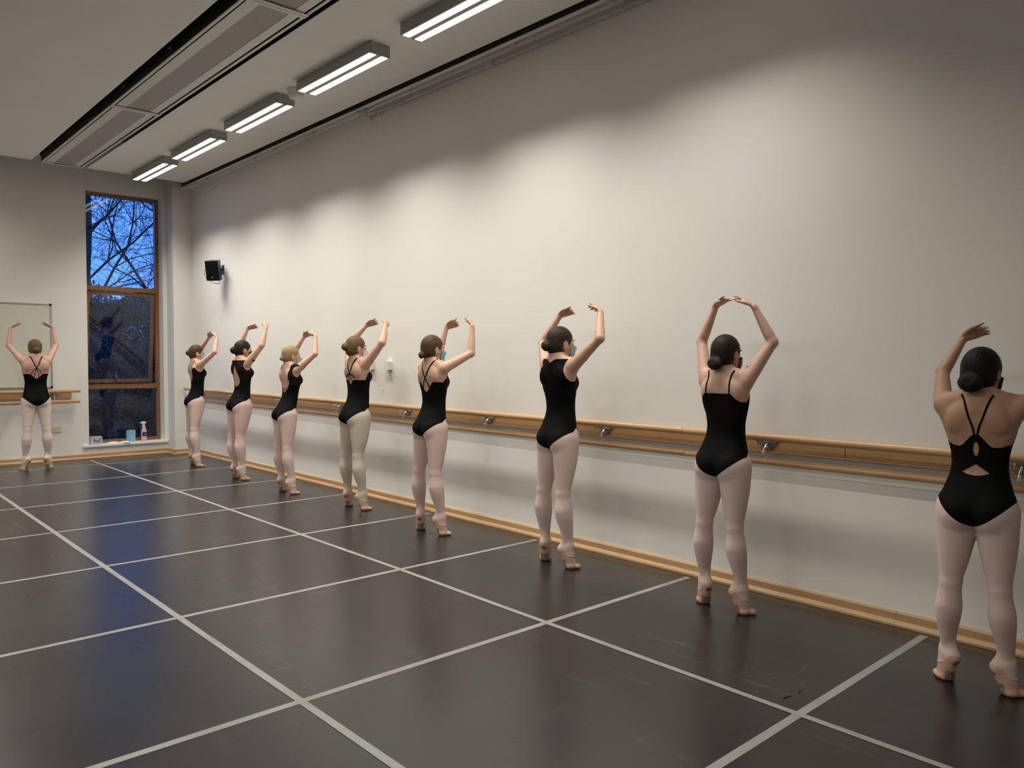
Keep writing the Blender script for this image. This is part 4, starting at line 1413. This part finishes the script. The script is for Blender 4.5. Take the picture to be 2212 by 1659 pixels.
    if D.get('tie'):
        m = MB()
        pts = [hp(bf+.012, .040*br*math.cos(a), bz+.040*br*math.sin(a)) for a in np.linspace(0, 2*PI, 25)]
        m.tube(pts, .005*hk, 6, caps=False).build('hair_tie', D['tie'], ho)
    # ---- eyes, brows, mask
    for sg in (1, -1):
        c_ = hp(.0735, sg*.030, .0)
        Mx = Matrix.Translation(c_)
        eo = MB().lathe([(.0002, -.0118*hk)]+[(.0118*hk*math.cos(t), .0118*hk*math.sin(t)) for t in np.linspace(-1.4, 1.4, 9)]+[(.0002, .0118*hk)], 14, Mx).build('eye', 'eye_white', root)
        dv = Vector(HM@np.array([1., 0, 0]))
        MB().lathe([(.0058*hk, 0), (.0052*hk, .0012), (.0003, .0022)], 12, Matrix.Translation(Vector(c_)+dv*.0104*hk) @ dv.to_track_quat('Z', 'Y').to_matrix().to_4x4()).build('iris', 'eye_dark', eo)
        br_ = F.snap(np.array([hp(.10, sg*.012, .020), hp(.098, sg*.026, .026), hp(.088, sg*.044, .020)]), .0004)
        MB().tube(F.snap(spline(br_, 9), .0004), [.0008, .0014, .0016, .0018, .0018, .0016, .0014, .001, .0006], 6).build('eyebrow', hm, root)
    if D.get('mask'):
        lv = (V-Hc)@HM/hk
        ml = np.minimum(np.minimum(lv[:, 0]-.030-.10*np.clip(lv[:, 2]+.03, 0, 1), -.022-lv[:, 2]+.16*np.clip(.045-np.abs(lv[:, 1]), 0, .03)), lv[:, 2]+.118)
        ml = np.where(np.linalg.norm(lv, axis=1) < .16, ml, -1)
        Vc, Nc, Tc = clip(V, N, Tn, ml)
        lc = (Vc-Hc)@HM/hk
        W = Vc+Nc*.006
        # stretch over nose and chin: even out the surface
        lw_ = (W-Hc)@HM/hk
        tent = .108-.22*np.abs(lw_[:, 2]+.045)-6.5*lw_[:, 1]**2
        lw_[:, 0] = np.maximum(lw_[:, 0], np.minimum(tent, lw_[:, 0]+.016))
        W = Hc+(lw_*hk)@HM.T
        Nw = vnorm(W, Tc)
        W, FT = shell(W, Nw, Tc, .001, .004)
        mo = mesh_np('face_mask', W, FT, D['mask'], root)
        for sg in (1, -1):
            for zt in (-.034, -.088):
                pts = [hp(.040, sg*.070, zt-.002), hp(.016, sg*.078, zt*.6-.012), hp(-.016, sg*.084, -.005 if zt > -.05 else -.030)]
                SV = F.snap(spline(pts, 12), .002)
                MB().tube(SV, .0013, 5).build('ear_loop', 'mask_black' if 'black' in D['mask'] or 'brown' in D['mask'] else 'ear_loop', mo)
    return root

def skin_mat(name, col):
    m = mat(name, col, .5, spec=.4, var=.05, vscale=12., bump=.04, bscale=300.)
    p = m.node_tree.nodes['Principled BSDF']
    return m
skin_mat('skin_fair', (.56, .345, .255))
skin_mat('skin_pink', (.57, .34, .26))
skin_mat('skin_light', (.52, .32, .23))
skin_mat('skin_tan', (.40, .23, .15))
tm = lambda n, c: mat(n, c, .72, spec=.2, bump=.05, bscale=700., sheen=.05)
tm('tights_pink', (.66, .50, .46))
tm('tights_rose', (.64, .465, .43))
tm('tights_pale', (.70, .575, .53))
tm('tights_beige', (.52, .45, .375))

BR = ((.042, .023, .013), (.115, .068, .04)); DK = ((.012, .009, .008), (.035, .024, .018)); BL = ((.20, .135, .065), (.40, .29, .16))
LB = ((.072, .041, .021), (.185, .117, .063)); BK = ((.006, .005, .006), (.016, .013, .013)); DB = ((.018, .012, .009), (.055, .036, .026))
DANCERS = [
 dict(key='a', id=0, vox=.0066, style='cross_multi', zb=1.195, skin='skin_pink', tights='tights_pale', shoe='shoe_tan', hair=LB, bun=-.022, bunr=.95, turn=0, hip=.92, thigh=.95,
      label='dancer in strappy black leotard, back to the viewer, in front of the whiteboard',
      p=[2.302, 11.987, 1.66, 1.519, -.027, -.017, .016, -.003, .146, .146, .275, 1.653, .203, .248, 1.894, .286, .127, 1.976, .14, -.272, 1.664, .198, -.246, 1.905, .288, -.134, 1.991, .821, .791]),
 dict(key='b', id=1, vox=.0066, style='scoop_net', skin='skin_pink', tights='tights_pink', shoe='shoe_tan', hair=BR, bun=.005, bunr=.85, turn=10, mask='mask_blue',
      label='dancer at the barre farthest away, nearest the room corner, pale blue mask',
      p=[4.019, 10.915, 1.6, -.062, -.003, .027, .033, .018, .126, .161, .274, 1.622, .229, .116, 1.785, .244, -.017, 1.874, .181, -.272, 1.577, .251, -.151, 1.775, .257, -.02, 1.871, .708, .486]),
 dict(key='c', id=2, vox=.0064, style='keyhole', skin='skin_fair', tights='tights_rose', shoe='shoe_tan', hair=DK, bun=-.005, bunr=1.05, turn=10, mask='mask_black', hip=1.06, thigh=1.08, calf=1.05, arm=1.05, depth=1.05, bust=1.15,
      label='dark-haired dancer in black mask and leotard with a keyhole back',
      p=[3.973, 9.345, 1.636, .054, .004, .033, .056, -.009, .113, .148, .284, 1.647, .235, .229, 1.871, .325, .099, 1.919, .152, -.292, 1.65, .245, -.226, 1.868, .316, -.105, 1.956, .54, .465]),
 dict(key='d', id=3, vox=.0062, style='deep_scoop', skin='skin_fair', tights='tights_pink', shoe='shoe_pink', hair=BL, bun=-.03, bunr=.7, tie='hair_tie', turn=10, mask='mask_blue',
      label='blonde dancer in a deep scooped black leotard with sheer cap sleeves',
      p=[3.974, 8.058, 1.562, -.014, -.027, .04, .05, -.004, .136, .198, .258, 1.552, .284, .152, 1.744, .296, .006, 1.804, .2, -.268, 1.542, .262, -.158, 1.741, .291, -.007, 1.781, .569, .458]),
 dict(key='e', id=4, vox=.006, style='cross_multi', zb=1.235, three=True, skin='skin_light', tights='tights_beige', shoe='shoe_pink', hair=LB, bun=.01, bunr=.95, turn=8, mask='mask_white', hip=1.05, waist=1.12, thigh=1.08, arm=1.08, depth=1.08, bust=1.1,
      label='dancer in beige-grey tights with several thin crossed back straps',
      p=[4.075, 6.773, 1.641, .001, -.008, .021, .008, .004, .151, .11, .305, 1.659, .245, .199, 1.836, .32, .063, 1.894, .104, -.311, 1.649, .224, -.193, 1.829, .334, -.076, 1.875, .619, .541]),
 dict(key='f', id=5, vox=.0058, style='x_double', skin='skin_light', tights='tights_rose', shoe='shoe_pink', hair=BR, bun=-.052, bunr=.78, turn=9, mask='mask_teal',
      label='dancer with low brown bun, teal mask and doubled straps crossing in an X',
      p=[3.988, 5.394, 1.618, .009, -.014, .013, .011, -.006, .157, .249, .224, 1.544, .306, .186, 1.778, .357, .041, 1.834, .253, -.222, 1.54, .305, -.176, 1.772, .365, -.05, 1.856, .738, .624]),
 dict(key='g', id=6, vox=.0056, style='tank', skin='skin_light', tights='tights_pink', shoe='shoe_pink', hair=DB, bun=-.018, bunr=.95, turn=11, mask='mask_grey',
      label='tall dark-haired dancer in a plain high-backed sleeveless black leotard',
      p=[4.053, 3.942, 1.65, -.111, -.003, .001, .016, -.005, .143, .116, .335, 1.623, .199, .229, 1.827, .229, .074, 1.879, .089, -.339, 1.64, .198, -.227, 1.832, .243, -.079, 1.895, .687, .624]),
 dict(key='h', id=7, vox=.005, style='square_net', bunw=1.35, skin='skin_fair', tights='tights_pink', shoe='shoe_pink', hair=DK, bun=-.058, bunr=1.0, turn=6, mask='mask_brown', thigh=1.04,
      label='dancer in leotard with sheer square back, hands nearly meeting overhead',
      p=[4.071, 2.571, 1.567, -.021, -.022, -.001, .005, -.001, .142, .094, .24, 1.607, .105, .147, 1.824, .059, .011, 1.889, .111, -.239, 1.596, .075, -.137, 1.805, .086, -.003, 1.887, 1.002, .828]),
 dict(key='i', id=8, vox=.0046, head=1.06, shw=1.18, bunw=1.3, style='halter_net', skin='skin_tan', tights='tights_pink', shoe='shoe_pink', hair=BK, bun=-.045, bunr=1.1, turn=11, mask='mask_black', thigh=1.05,
      label='nearest dancer, black-haired, cut by the right edge, halter leotard with open back',
      p=[3.953, 1.166, 1.476, .059, -.054, -.019, -.006, .004, .133, .176, .216, 1.437, .313, .163, 1.603, .281, .032, 1.668, .10, -.34, 1.40, .22, -.27, 1.60, .27, -.12, 1.67, .902, 1.005]),
]
for D in DANCERS:
    dancer(D)
